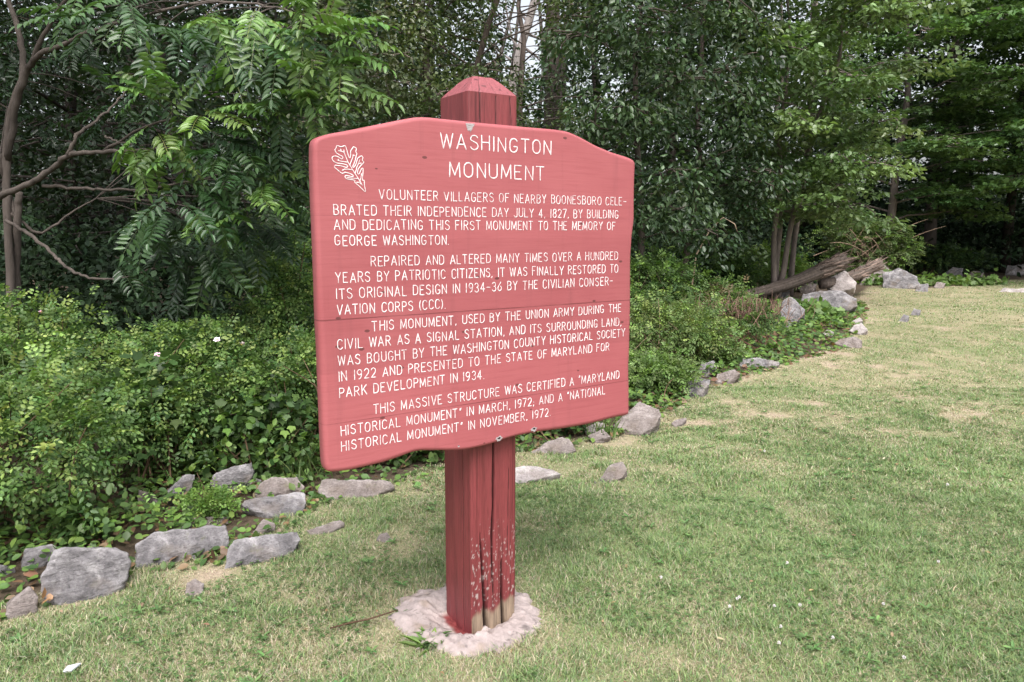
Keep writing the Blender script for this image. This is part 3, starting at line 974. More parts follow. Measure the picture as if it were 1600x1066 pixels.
XY, NN = ring_xy(nu)
XY = XY + np.array([-.007, .007])
K = 4 * nu
side = np.repeat(np.arange(4), nu)
uu = np.tile(np.arange(nu) / nu, 4)
Z2, UU = np.meshgrid(zz, uu, indexing='ij')
SD = np.broadcast_to(side, Z2.shape)
lin = UU * .2 + SD * .21
grain = fbm(np.stack([lin * 55, Z2 * 1.6, 0 * Z2], -1), 4, 3)
fine = fbm(np.stack([lin * 160, Z2 * 5, 0 * Z2], -1), 3, 13)
dep = (.5 - grain) * .0016 * (1 + 1.2 * (SD == 0)) + (.5 - fine) * .0006
crk = np.zeros_like(Z2)


def crack(sd, pts, wmax, dmax, seed):
    """pts = (z, u, width factor) from top to bottom on one side"""
    global dep, crk
    pts = sorted(pts)
    zc, uc, wc = [np.array(q) for q in zip(*pts)]
    u0 = np.interp(Z2, zc, uc) + (fbm(np.stack([Z2 * 9, 0 * Z2, 0 * Z2], -1), 3, seed) - .5) * .035
    wv = np.interp(Z2, zc, wc, left=0, right=0) * wmax * (.6 + .8 * fbm(np.stack([Z2 * 14, 0 * Z2, 0 * Z2], -1), 3, seed + 5))
    g = np.where(wv > 1e-5, np.exp(-((UU - u0) * .2 / np.maximum(wv, 1e-5)) ** 2), 0) * (SD == sd)
    dep = dep + g * dmax * np.clip(wv / wmax * 1.6, 0, 1)
    crk = np.maximum(crk, g)


def zat(py):                                # height on the post's front face of a photo row
    return float(bpx(770, py, -.10)[1])


crack(0, [(zat(690), .50, .6), (zat(740), .50, 1.0), (zat(790), .49, 1.0), (zat(850), .45, .8), (zat(900), .46, .5), (zat(930), .47, 0)], .0047, .018, 1)
crack(0, [(zat(825), .20, 0), (zat(850), .22, .5), (zat(905), .26, .7), (zat(940), .30, 1.0), (zat(1000), .36, 1.4)], .0062, .026, 2)
crack(0, [(zat(872), .66, 0), (zat(890), .66, .6), (zat(930), .69, .8), (zat(1000), .74, 1.1)], .0052, .020, 3)
crack(0, [(zat(700), .82, 0), (zat(760), .83, .25), (zat(850), .80, .25), (zat(890), .80, 0)], .004, .008, 4)
crack(0, [(zat(118), .22, .5), (zat(190), .24, .5), (zat(400), .26, .3), (zat(640), .3, .2)], .0042, .012, 5)
crack(0, [(zat(150), .55, .3), (zat(190), .56, .3), (zat(300), .55, 0)], .0035, .008, 6)
crack(0, [(zat(150), .84, .4), (zat(190), .86, .35), (zat(300), .85, 0)], .0035, .008, 7)
for sd in (1, 2, 3):
    crack(sd, [(-.1, .4 + .1 * sd, .3), (.5, .42 + .1 * sd, .5), (1.5, .4 + .1 * sd, .3), (2.0, .4 + .1 * sd, 0)], .004, .010, 10 + sd)
foot = sstep(.145, .015, Z2 + (fbm(np.stack([lin * 18, Z2 * 2, 0 * Z2], -1), 3, 8) - .5) * .20) * ((SD == 0) * 1.0 + (SD == 3) * .45 + (SD == 1) * .8)
dep = dep + foot * .004 + foot * (fine - .4) * .012
V = np.stack([XY[None, :, 0] - NN[None, :, 0] * dep, XY[None, :, 1] - NN[None, :, 1] * dep, Z2 + 0 * dep], -1)
red = np.array([.180, .036, .040])
red = red * (1 + (grain[..., None] - .5) * .55)
streak = sstep(.56, .70, fbm(np.stack([lin * 240, Z2 * 1.1, 0 * Z2], -1), 3, 29)) * (SD == 0)
red = red * (1 - .42 * streak[..., None])
fl = fbm(np.stack([lin * 230, Z2 * 75, 0 * Z2], -1), 4, 23)
flz = sstep(.04, .14, Z2) * sstep(.50, .26, Z2) * (SD == 0) * (.45 + .55 * np.exp(-((UU - .30) / .25) ** 2))
flk = sstep(.695, .73, fl + .085 * flz - .03 * (1 - flz)) * sstep(.0, .2, flz)
wood = np.array([.27, .20, .145]) * (.55 + .9 * fine[..., None])
flake = np.array([.36, .28, .27])
C_ = red * (1 - flk[..., None]) + flake * flk[..., None]
ft = sstep(.45, .75, foot)[..., None]
C_ = C_ * (1 - ft) + wood * ft
C_ = C_ * (1 - .95 * np.clip(crk * 1.3, 0, 1)[..., None]) + np.array([.015, .007, .007]) * (.95 * np.clip(crk, 0, 1)[..., None])
i, j = np.meshgrid(np.arange(nz_ - 1), np.arange(K), indexing='ij')
fs = [np.stack([i * K + j, i * K + (j + 1) % K, (i + 1) * K + (j + 1) % K, (i + 1) * K + j], -1).reshape(-1, 4)]
A.add(V.reshape(-1, 3), fs, C_.reshape(-1, 3))
# hipped cap: the last ring is carried up to a small flat
last = V[-1]
caps = [last]
ncap = 16
for k in range(1, ncap + 1):
    t = k / ncap
    f = 1 - t * .62
    b = fbm(np.stack([last[:, 0] * 60, last[:, 1] * 60, np.full(K, t * 6)], -1), 3, 5)[:, None]
    xy = (last[:, :2] - np.array([-.007, .007])) * f + np.array([-.007, .007])
    zc = ZS + (ZT - ZS) * (t ** .92) + (b[:, 0] - .5) * .006
    caps.append(np.concatenate([xy, zc[:, None]], 1))
CV = np.concatenate(caps)
i, j = np.meshgrid(np.arange(ncap), np.arange(K), indexing='ij')
fs = [np.stack([i * K + j, i * K + (j + 1) % K, (i + 1) * K + (j + 1) % K, (i + 1) * K + j], -1).reshape(-1, 4), (np.arange(K) + ncap * K)[None]]
tt = np.repeat(np.arange(ncap + 1) / ncap, K)
lin2 = np.tile(uu + side, ncap + 1)
dk = fbm(np.stack([CV[:, 0] * 35, CV[:, 1] * 200, CV[:, 2] * 10], -1), 4, 6)
cc = np.array([.25, .068, .078]) * (.85 + .3 * dk[:, None])  # lighter, pinker red: skylight on the cap painted into its colour
ln = np.exp(-((lin2 - .225 - .01 * np.sin(tt * 9)) / .008) ** 2) + .8 * np.exp(-((lin2 - .55 + .03 * tt) / .006) ** 2) * (tt < .6) + sstep(.68, .76, dk)
cc = cc * (1 - .8 * np.clip(ln, 0, 1)[:, None])
A.add(CV, fs, cc)
m, n, bs, out = new_mat('old_red_paint')
a_ = nd(n, 'ShaderNodeAttribute', attribute_name='Col')
tc = nd(n, 'ShaderNodeTexCoord')
mp = nd(n, 'ShaderNodeMapping', {'Vector': tc.outputs['Object'], 'Scale': (1, 1, .07)})
nz = nd(n, 'ShaderNodeTexNoise', {'Vector': mp.outputs[0], 'Scale': 190.0, 'Detail': 6.0, 'Roughness': .6})
n.links.new(mixc(n, 1.0, a_.outputs['Color'], ramp(n, nz.outputs['Fac'], [(.30, (.72,) * 3), (.5, (1,) * 3), (.75, (1.18,) * 3)]), 'MULTIPLY'), bs.inputs['Base Color'])
bs.inputs['Roughness'].default_value = .52
bs.inputs['Specular IOR Level'].default_value = .4
bp = nd(n, 'ShaderNodeBump', {'Height': nz.outputs['Fac'], 'Strength': .45, 'Distance': .004})
n.links.new(bp.outputs[0], bs.inputs['Normal'])
A.build('post', m, SIGN)

# concrete footing round the post
A = Acc()
na, nr = 150, 60
a = np.linspace(0, 2 * PI, na, endpoint=False)
t = np.linspace(0, 1, nr)
Tm, Am = np.meshgrid(t, a, indexing='ij')
rim = .325 * (1 + .30 * (fbm(np.stack([np.cos(Am) * 1.6, np.sin(Am) * 1.6, 0 * Am], -1), 3, 2) - .5) + .16 * (fbm(np.stack([np.cos(Am) * 6, np.sin(Am) * 6, 0 * Am], -1), 2, 12) - .5))
rim = rim * (1 + .10 * np.cos(Am - 2.8)) * (1 + .22 * (fbm(np.stack([np.cos(Am) * 14, np.sin(Am) * 14, 0 * Am], -1), 3, 22) - .5))
XX, YY = Tm * rim * np.cos(Am), Tm * rim * np.sin(Am)
lump = fbm(np.stack([XX * 9, YY * 9, 0 * XX], -1), 5, 31)
lump2 = fbm(np.stack([XX * 34, YY * 34, 0 * XX], -1), 4, 33)
prof = .024 * sstep(1.0, .72, Tm) - .042 * sstep(.62, .36, Tm)
ZZ = prof + (lump - .5) * .050 * sstep(1.04, .8, Tm) + (lump2 - .5) * .024 - .010 * sstep(.9, 1, Tm)
lx = XX * DX[0] + YY * DX[1] + (PAD_C[:2] - POST_C[:2]) @ DX[:2]
ly = XX * BK[0] + YY * BK[1] + (PAD_C[:2] - POST_C[:2]) @ BK[:2]
cz = np.array([.34, .285, .275]) * (.80 + .4 * lump[..., None]) * (.88 + .24 * lump2[..., None])
dirt = sstep(.56, .68, fbm(np.stack([XX * 12, YY * 12, 0 * XX], -1), 4, 37))[..., None]
cz = cz * (1 - .55 * dirt) + np.array([.26, .20, .15]) * .55 * dirt
crv = np.abs(fbm(np.stack([XX * 7, YY * 7, 0 * XX], -1), 3, 57) - .5)
cz = cz * (1 - .55 * (sstep(.014, .004, crv) * sstep(.45, .6, Tm))[..., None])
cz = cz * (1 - .35 * sstep(.88, 1.0, Tm)[..., None]) + np.array([.20, .17, .10]) * .35 * sstep(.88, 1.0, Tm)[..., None]
wob = (lump2 - .5) * .05
spill = (sstep(-.155, -.135, lx + wob) * sstep(.12, .08, ly + wob) * (lx < -.08) * sstep(-.13, -.11, ly + wob))
spill = np.clip(spill, 0, 1)[..., None]
cz = cz * (1 - spill) + np.array([.17, .035, .035]) * spill
i, j = np.meshgrid(np.arange(nr - 1), np.arange(na), indexing='ij')
A.add(np.stack([XX, YY, ZZ], -1).reshape(-1, 3), [np.stack([i * na + j, (i + 1) * na + j, (i + 1) * na + (j + 1) % na, i * na + (j + 1) % na], -1).reshape(-1, 4)], cz.reshape(-1, 3))
pad = A.build('concrete_footing', attr_mat('rough_concrete', .93, 30, .22, .5, 70))
pad.location = (PAD_C[0], PAD_C[1], 0)
tag(pad, 'rough pinkish concrete collar poured round the foot of the red sign post', 'footing')
# ------------------------------------------------------------------ rocks along the edge of the lawn
DG = None


def rock(name, label, px, mat, tilt=35, depth=None, cat='rock', group=None, lift=0.0, rough=1.0, basepx=None):
    """px traces the rock in the photo; the outline is set up at its own distance, leaning back by tilt, and given real depth"""
    px = np.array(px, float)
    lowest = px[px[:, 1].argmax()] if basepx is None else np.array(basepx, float)
    b = gp(lowest[0], lowest[1], lift)
    v = b[:2] / np.linalg.norm(b[:2])
    fwd = np.array([v[0], v[1], 0])
    t = math.radians(tilt)
    nrmv = fwd * math.cos(t) + np.array([0, 0, -1]) * math.sin(t)       # into the rock
    o = np.array([0, 0, CAM_H])
    pts = []
    for q in px:
        d = rayd(*q)
        pts.append(o + d * (((b - o) @ nrmv) / (d @ nrmv)))
    pts = np.array(pts)
    c = pts.mean(0)
    size = np.linalg.norm(pts.max(0) - pts.min(0))
    if depth is None:
        depth = size * .38
    rr = np.random.default_rng(int(abs(px[0, 0] * 7 + px[0, 1])))
    back = c + (pts - c) * (.86 + .10 * rr.random((len(pts), 1))) + nrmv * depth + rr.normal(size=pts.shape) * size * .02
    front = pts.copy()
    low = front[:, 2] < b[2] + .12 * (pts[:, 2].max() - b[2]) + 1e-4
    sink = front[low] - np.array([0, 0, .06 + .10 * size]) + fwd * .03
    # a raised, off-centre facet so that the face is broken into planes
    cen = c + (pts[rr.integers(len(pts))] - c) * .35 - nrmv * size * .05
    allp = np.concatenate([front, back, sink, cen[None]]) - b
    bmr = bmesh.new()
    for q in allp:
        bmr.verts.new(q)
    ret = bmesh.ops.convex_hull(bmr, input=bmr.verts)
    bmesh.ops.delete(bmr, geom=[v for v in bmr.verts if not v.link_faces], context='VERTS')
    me = bpy.data.meshes.new(name)
    bmr.to_mesh(me)
    bmr.free()
    ob = bpy.data.objects.new(name, me)
    COL.objects.link(ob)
    md = ob.modifiers.new('r', 'REMESH')
    md.mode = 'VOXEL'
    md.voxel_size = max(size / 46, .008)
    dg = bpy.context.evaluated_depsgraph_get()
    m2 = bpy.data.meshes.new_from_object(ob.evaluated_get(dg))
    ob.modifiers.clear()
    ob.data = m2
    bpy.data.meshes.remove(me)
    m2.name = name
    n_ = len(m2.vertices)
    co = np.empty(n_ * 3, np.float32)
    m2.vertices.foreach_get('co', co)
    co = co.reshape(-1, 3).astype(float)
    no = np.empty(n_ * 3, np.float32)
    m2.vertices.foreach_get('normal', no)
    no = no.reshape(-1, 3).astype(float)
    s = 2.6 / size
    off = rr.random(3) * 40
    big = fbm(co * s + off, 3, 1) - .5
    st = np.floor(fbm(co * s * np.array([1.3, 1.3, 2.6]) + off, 3, 9) * 7) / 7 - .5           # stepped cleavage
    mid = fbm(co * s * 4 + off, 4, 2) - .5
    co = co + no * (size * rough * (.075 * big + .055 * st + .042 * mid))[:, None]
    m2.vertices.foreach_set('co', co.astype(np.float32).ravel())
    m2.polygons.foreach_set('use_smooth', np.ones(len(m2.polygons), bool))
    m2.materials.clear()
    m2.materials.append(mat)
    m2.update()
    ob.location = b
    return tag(ob, label, cat, group)


RK, RT, RP = M_ROCK, M_ROCK_TAN, M_ROCK_PALE
ROCKS = [
    ('small pointed grey rock at the left end of the row beside the big boulder', [(9, 962), (11, 947), (45, 917), (60, 932), (58, 959), (22, 970)], RT, 20, .18),
    ('blocky grey boulder with a white crusted upper edge near the left end of the row', [(62, 925), (62, 902), (86, 861), (101, 856), (127, 857), (165, 856), (199, 865), (204, 884), (199, 902), (184, 921), (142, 944), (94, 947)], RK, 22, .30),
    ('flat grey rock half under leaves behind the big boulder', [(32, 890), (37, 857), (82, 850), (92, 861), (67, 884)], RK, 30, .2),
    ('rock at the photo\'s left border half hidden by leaves', [(-20, 900), (-14, 880), (22, 884), (28, 900)], RK, 30, .2),
    ('long dark grey slab with a pale ridge, right of the big boulder', [(210, 889), (212, 850), (240, 831), (300, 824), (352, 822), (358, 846), (330, 869), (259, 884)], RK, 30, .25),
    ('tilted grey slab nearest the lawn with a white crusted corner', [(352, 889), (358, 857), (369, 842), (420, 834), (465, 829), (469, 842), (459, 865), (405, 872)], RK, 45, .14),
    ('thin brownish rock lying behind the long dark slab', [(284, 824), (300, 809), (330, 806), (356, 807), (361, 824)], RT, 40, .2),
    ('smooth grey slab with a square right end, left of the board\'s lower corner', [(375, 788), (384, 781), (430, 776), (471, 767), (478, 771), (476, 801), (442, 811), (405, 801)], RK, 52, .16),
    ('narrow grey slab leaning up to the right out of the ferny weeds', [(250, 784), (262, 767), (292, 739), (306, 741), (300, 764), (277, 784)], RK, 15, .16),
    ('small pale rock among weeds left of the leaning narrow slab', [(214, 787), (216, 764), (244, 773), (249, 790)], RT, 30, .12),
    ('large grey slab leaning up against the rose hedge', [(326, 757), (337, 741), (365, 728), (394, 721), (399, 737), (378, 764), (349, 771)], RK, 22, .2),
    ('rounded mossy rock behind the smooth square ended slab', [(397, 774), (405, 756), (424, 745), (465, 745), (476, 760), (469, 772), (412, 781)], RT, 38, .2),
    ('small rounded stone touching the mossy rock\'s left side', [(386, 756), (397, 747), (409, 749), (409, 762), (390, 762)], RK, 30, .1),
    ('long flat pale rock under the board\'s lower left corner', [(495, 767), (500, 749), (522, 746), (570, 749), (606, 752), (618, 759), (591, 772), (544, 781), (512, 778)], RT, 55, .18),
    ('small tan pointed stone between the two grey slabs', [(393, 832), (412, 809), (430, 818), (430, 828), (402, 836)], RT, 35, .12),
    ('flat tan stone sunk in the grass right of the tilted slab', [(477, 828), (500, 821), (531, 813), (539, 818), (512, 833), (487, 838)], RT, 72, .08),
    ('small pale stone alone in the grass left of the post', [(587, 842), (594, 833), (606, 832), (612, 842), (603, 850)], RT, 50, .06),
    ('half buried stone in dry grass below the tilted slab', [(289, 927), (291, 910), (305, 903), (318, 911), (318, 930), (300, 934)], RT, 55, .08),
    ('flat whitish rock touching the right edge of the post', [(800, 730), (830, 726), (850, 729), (879, 740), (850, 746), (825, 752), (798, 756)], RP, 68, .1),
    ('pale triangular rock right of the post below the dark leaves', [(828, 708), (846, 696), (880, 680), (890, 686), (902, 704), (882, 711), (860, 711)], RT, 50, .2),
    ('small cracked pale rock under the board\'s lower right, upper piece', [(912, 670), (930, 660), (944, 660), (946, 667), (920, 678)], RP, 35, .15),
    ('small cracked pale rock under the board\'s lower right, lower piece', [(918, 680), (942, 669), (956, 682), (930, 690)], RT, 50, .15),
    ('broad speckled rock beside the board\'s lower right corner', [(955, 664), (984, 642), (1000, 628), (1030, 638), (1034, 648), (1022, 666), (1000, 677), (976, 672)], RT, 48, .3),
    ('thin flat stone in the grass right of the broad speckled rock', [(1048, 661), (1056, 655), (1074, 652), (1066, 662), (1054, 666)], RT, 70, .08),
    ('low tan earthy stone alone in the lawn right of the post', [(930, 755), (942, 738), (956, 724), (972, 721), (982, 732), (974, 746), (950, 753)], RT, 62, .12),
    ('pale grey rock at the foot of the low weeds right of the board', [(1064, 608), (1084, 586), (1110, 594), (1098, 617), (1072, 618)], RK, 40, .3),
    ('small rounded tan rock between the pale grey rock and the flat slab', [(1117, 597), (1120, 584), (1148, 577), (1158, 584), (1136, 599)], RT, 40, .3),
    ('low flat pale slab below the reddish twiggy shrub', [(1155, 573), (1156, 561), (1184, 558), (1218, 565), (1218, 571), (1184, 576)], RK, 50, .3),
    ('dark mossy rock behind grass tufts left of the flat pale slab', [(1090, 582), (1096, 568), (1116, 563), (1120, 576), (1104, 587)], RK, 30, .25),
    ('angular tan rock with a dark end below the vine leaves', [(1304, 537), (1312, 529), (1338, 525), (1347, 532), (1347, 543), (1340, 545)], RT, 35, .4),
    ('roundish pinkish rock just above the angular tan rock', [(1327, 517), (1334, 508), (1346, 504), (1356, 516), (1344, 523)], RP, 35, .4),
    ('small white stone above the roundish pinkish rock', [(1331, 502), (1344, 495), (1349, 501), (1335, 507)], RP, 35, .25),
    ('large flat topped grey boulder in front of the rotten log', [(1251, 470), (1254, 459), (1280, 454), (1316, 454), (1341, 465), (1341, 480), (1322, 484), (1300, 483), (1280, 491), (1264, 486)], RK, 30, .9),
    ('white quartz block resting on the grey boulder before the log', [(1289, 436), (1320, 423), (1339, 441), (1337, 449), (1308, 457), (1297, 453)], M_ROCK_WHITE, 25, .6),
    ('upright pale grey rock left of the large flat topped boulder', [(1219, 502), (1222, 468), (1236, 463), (1241, 484), (1259, 484), (1250, 498), (1230, 511)], RK, 35, .5),
    ('small pale rock against the lower end of the log', [(1203, 462), (1216, 450), (1235, 451), (1235, 463), (1220, 467)], RK, 35, .4),
    ('wide angular grey boulder right of the splintered log end', [(1380, 446), (1379, 428), (1404, 418), (1432, 431), (1438, 445), (1412, 451)], RK, 30, .9),
    ('sloping tan boulder under the splintered log end', [(1343, 444), (1364, 424), (1376, 407), (1392, 422), (1384, 442)], RT, 35, .8),
    ('small grey stone at the right foot of the wide angular boulder', [(1429, 455), (1432, 444), (1451, 443), (1449, 457)], RK, 35, .4),
    ('pale stone between the wide angular boulder and the far vine leaves', [(1459, 449), (1464, 440), (1477, 443), (1473, 451)], RT, 35, .4),
    ('grey rock above the far vine leaves at the edge of the wood', [(1475, 428), (1488, 417), (1505, 419), (1501, 431)], RK, 30, .6),
    ('low grey rock right of the one above the far vine leaves', [(1511, 431), (1520, 423), (1537, 425), (1533, 433)], RT, 30, .6),
    ('pale slab at the photo\'s right border by the wood', [(1570, 428), (1573, 415), (1612, 411), (1614, 427)], RK, 30, .8),
    ('low pale stone in the turf at the photo\'s right border', [(1559, 456), (1568, 450), (1612, 450), (1612, 458)], RP, 55, .5),
    ('left of two small stones in the turf right of the pinkish rock', [(1403, 502), (1412, 491), (1421, 493), (1417, 503)], RK, 40, .25),
    ('right of two small stones in the turf right of the pinkish rock', [(1423, 491), (1428, 481), (1439, 485), (1435, 493)], RK, 40, .25),
    ('mossy yellowish stone between the log and the grey boulder', [(1245, 448), (1264, 435), (1277, 443), (1269, 455), (1252, 455)], RT, 30, .4),
    ('small pale stone among vine leaves left of the angular tan rock', [(1284, 522), (1292, 515), (1304, 517), (1300, 525)], RP, 40, .3),
]
for lab, px, mat, tilt, dp in ROCKS:
    px = np.array(px, float)
    if lab.startswith('white quartz'):
        rock('rock', lab, px, mat, tilt, dp, basepx=(1308, 470), lift=0)
    else:
        rock('rock', lab, px, mat, tilt, dp, group='rocks along the edge of the lawn')

# bits lying on the grass
A = Acc()
b = gp(112, 1050, .02)
A.add(np.array([(-.020, -.012, .002), (.004, -.016, .004), (.024, .012, .016), (.014, .018, .012), (-.016, .006, .010), (-.018, -.010, -.003), (.004, -.014, -.001), (.023, .012, .011), (.013, .018, .007), (-.015, .006, .005)]) * 1.15,
      [np.array([(0, 1, 2, 3, 4)]), np.array([(9, 8, 7, 6, 5)]), np.array([(k, 5 + k, 5 + (k + 1) % 5, (k + 1) % 5) for k in range(5)])], (.50, .52, .57))
o = A.build('stone_chip', attr_mat('pale_chip', .6, 60, .15, .2, 80), smooth=False)
o.location = b + np.array([0, 0, .008])
tag(o, 'pale bluish white stone chip lying in the grass at the lower left', 'stone chip')
A = Acc()
r = np.random.default_rng(6)
leaves(A, OVAL, [(0, 0, 0), (.03, .01, .01), (.015, -.01, .03)], [(1, .3, .8), (-.5, 1, .5), (.2, .3, 1)], [(0, 0, 1), (.4, 0, 1), (1, 0, .3)], .05, .03, [(.42, .24, .13), (.48, .30, .19), (.34, .18, .10)])
o = A.build('dead_leaf', M_LEAF)
o.location = gp(64, 945, .03)
tag(o, 'curled orange brown dead leaves beside the pointed rock', 'dead leaves')
A = Acc()
pts = [gp(515, 982, .02), gp(548, 973, .035), gp(575, 968, .03), (gp(600, 960, .035)), gp(622, 953, .03)]
tube(A, np.array(pts) - pts[0], [.003, .004, .0035, .003, .002], 6, (.10, .06, .04))
o = A.build('dead_twig', M_BARK)
o.location = pts[0]
tag(o, 'thin dark dead twig on the grass left of the concrete collar', 'twig')

# ------------------------------------------------------------------ the rotten log and its splintered end


def log(label, p0, p1, r0, r1, nspl, seed, frayed):
    r = np.random.default_rng(seed)
    root = thing('fallen_log', label, 'log', p0)
    ax = np.array(p1) - np.array(p0)
    L = np.linalg.norm(ax)
    t = np.linspace(0, 1, 60)
    ax = ax / L
    S = nrm(np.cross(ax, [0, 0, 1.]))
    Uv = np.cross(S, ax)
    th = np.linspace(0, 2 * PI, 40, endpoint=False)
    T_, TH = np.meshgrid(t, th, indexing='ij')
    R = (r0 + (r1 - r0) * T_) * (1 + .22 * (fbm(np.stack([T_ * 2.2, np.cos(TH) * 2, np.sin(TH) * 2], -1), 3, seed) - .5) * 2 + .22 * (fbm(np.stack([T_ * 1.3, np.cos(TH) * 9, np.sin(TH) * 9], -1), 3, seed + 3) - .5) * 2)
    bend = np.sin(T_ * PI) * .06 * L
    V = ax * (T_ * L)[..., None] + S * (np.cos(TH) * R)[..., None] + Uv * (np.sin(TH) * R)[..., None] - np.array([0, 0, 1]) * (bend * .5)[..., None]
    a = Acc()
    g = fbm(np.stack([T_ * 3, np.cos(TH) * 11, np.sin(TH) * 11], -1), 4, seed + 7)[..., None]
    c = np.array([.145, .115, .100]) * (.3 + 1.4 * g)
    i, j = np.meshgrid(np.arange(59), np.arange(40), indexing='ij')
    a.add(V.reshape(-1, 3), [np.stack([i * 40 + j, i * 40 + (j + 1) % 40, (i + 1) * 40 + (j + 1) % 40, (i + 1) * 40 + j], -1).reshape(-1, 4), np.arange(40)[None, ::-1], (np.arange(40) + 59 * 40)[None]], c.reshape(-1, 3))
    a.build('trunk', M_WOOD, root)
    a = Acc()
    for k in range(nspl):
        an, q = r.random() * 2 * PI, math.sqrt(r.random())
        t0 = r.uniform(*frayed) ** .7
        ln = r.uniform(.10, .32) * (1.2 if q > .6 else .8)
        rad = (r0 + (r1 - r0) * t0) * (q * .9 + .18)
        p = ax * (t0 * L) + (S * math.cos(an) + Uv * math.sin(an)) * rad - np.array([0, 0, 1]) * (.03 * L * math.sin(t0 * PI))
        d = nrm(ax + r.normal(size=3) * .10 + (S * math.cos(an) + Uv * math.sin(an)) * .05)
        wv = r.uniform(.008, .026)
        tube(a, [p - d * ln * .4, p + d * ln * .3, p + d * ln], [wv * .8, wv, wv * .25], 5, np.array([.17, .125, .105]) * r.uniform(.35, 1.8))
    a.build('splinter_bundle', M_WOOD, root, smooth=False)
    return root


log('long rotten log lying on the rocks, tapering to the left with a splintered raised end', at(1135, 468, 15.5), at(1316, 408, 17.2), .075, .17, 240, 3, (.70, 1.0))
log('short splintered brown log end lying behind the white quartz block', at(1285, 444, 17.0), at(1372, 413, 18.2), .12, .13, 240, 5, (.15, 1.0))
log('thin grey weathered log under the long rotten log at its lower end', at(1138, 471, 15.9), at(1250, 438, 17.2), .07, .11, 26, 7, (.3, .98))
# ------------------------------------------------------------------ shrubs and weeds
ROSE = [(.082, .150, .042), (.10, .178, .05), (.058, .115, .036), (.13, .205, .06)]
ROSE_TIP = [(.22, .315, .088), (.26, .345, .10), (.18, .275, .078)]
DARKL = [(.045, .085, .028), (.055, .10, .035), (.038, .072, .028)]
MIDG = [(.070, .125, .035), (.085, .150, .042), (.06, .11, .035)]
FRESH = [(.13, .22, .05), (.16, .26, .06), (.11, .19, .05)]


def lumps(c, rad, k, r):
    """sub-mounds of a shrub"""
    d = nrm(r.normal(size=(k, 3)) + np.array([0, -.3, .4]))
    return np.array(c) + d * np.array(rad) * .62, np.array(rad) * r.uniform(.26, .50, (k, 1))


def shrub(name, label, cat, c, rad, nfr, pal, tip, seed, kind='rose', leafL=.028, leafW=.018, frL=.105, group=None, twig=(.13, .085, .055), nst=40, spiky=.15, tmpl=OVAL, npair=3, base=None):
    r = np.random.default_rng(seed)
    c = np.array(c, float)
    rad = np.array(rad, float)
    g0 = np.array([c[0], c[1], 0.0])
    root = thing(name, label, cat, g0, 0, group)
    cs, rs = lumps(c, rad, 15, r)
    cs = np.concatenate([cs, c[None]])
    rs = np.concatenate([rs, (rad * .75)[None]])
    wt = np.prod(rs, 1) ** (2 / 3)
    k = r.choice(len(cs), nfr, p=wt / wt.sum())
    d = nrm(r.normal(size=(nfr, 3)) + np.array([0, -.15, .25]))
    q = 1 - .45 * r.random(nfr) ** 2.2
    P = cs[k] + d * rs[k] * q[:, None]
    P += (r.random((nfr, 1)) < spiky) * d * r.random((nfr, 1)) * .24
    P[:, 2] = np.maximum(P[:, 2], .02)
    if kind == 'rose' and rad[2] > .3:                       # hollows between the branches
        hol = fbm(P * np.array([3.6, 3.6, 4.2]) / max(1, c[1] / 6), 3, seed + 40)
        P[:, 1] += np.where(hol < .47, .22, 0) * sstep(.47, .40, hol)
        kf = (hol > .46) | (r.random(nfr) < .18)
        P, d, q = P[kf], d[kf], q[kf]
        nfr = len(P)
    D = nrm(d * .8 + r.normal(size=(nfr, 3)) * .55 + np.array([0, 0, .25]))
    UPV = nrm(np.array([0, -.12, 1.0]) + r.normal(size=(nfr, 3)) * .35)
    rel = (P[:, 2] - (c[2] - rad[2])) / (2 * rad[2])
    young = r.random(nfr) < np.clip(.02 + .55 * (q - .6) * 2 * np.clip(rel, 0, 1) + .25 * (fbm(P * 3.0, 2, seed) - .45) * 2, 0, .8)
    col = np.where(young[:, None], pick(tip, nfr, r), pick(pal, nfr, r))
    a = Acc()
    fl = frL * (.7 + .6 * r.random(nfr))
    if kind == 'rose':
        fronds(a, tmpl, P - g0, D, UPV, fl, npair, leafL, leafW, col, .25, 1.0, r)
    else:
        for s in range(npair):
            leaves(a, tmpl, P - g0 + r.normal(size=(nfr, 3)) * frL * .5, nrm(D + r.normal(size=(nfr, 3)) * .6 - np.array([0, 0, .25])), UPV + r.normal(size=(nfr, 3)) * .25, leafL * (.7 + .6 * r.random(nfr)), leafW * (.7 + .6 * r.random(nfr)), col)
    a.build('foliage', M_LEAF, root)
    a = Acc()
    bz = np.array([c[0], c[1], 0]) if base is None else np.array(base)
    for s in range(nst):
        e = P[r.integers(nfr)]
        b0 = bz + np.array([r.normal() * rad[0] * .45, r.normal() * rad[1] * .45, -.03])
        mid = (b0 * .45 + e * .55) + np.array([0, 0, .18 * rad[2]]) + r.normal(size=3) * .05
        t = np.linspace(0, 1, 6)[:, None]
        pts = b0 * (1 - t) ** 2 + 2 * mid * t * (1 - t) + e * t * t
        tube(a, pts - g0, np.linspace(.007, .0022, 6), 5, np.array(twig) * r.uniform(.7, 1.4), cap=False)
    a.build('stem', M_BARK, root)
    return root, P


def bloom(parent_pts, n):
    pass


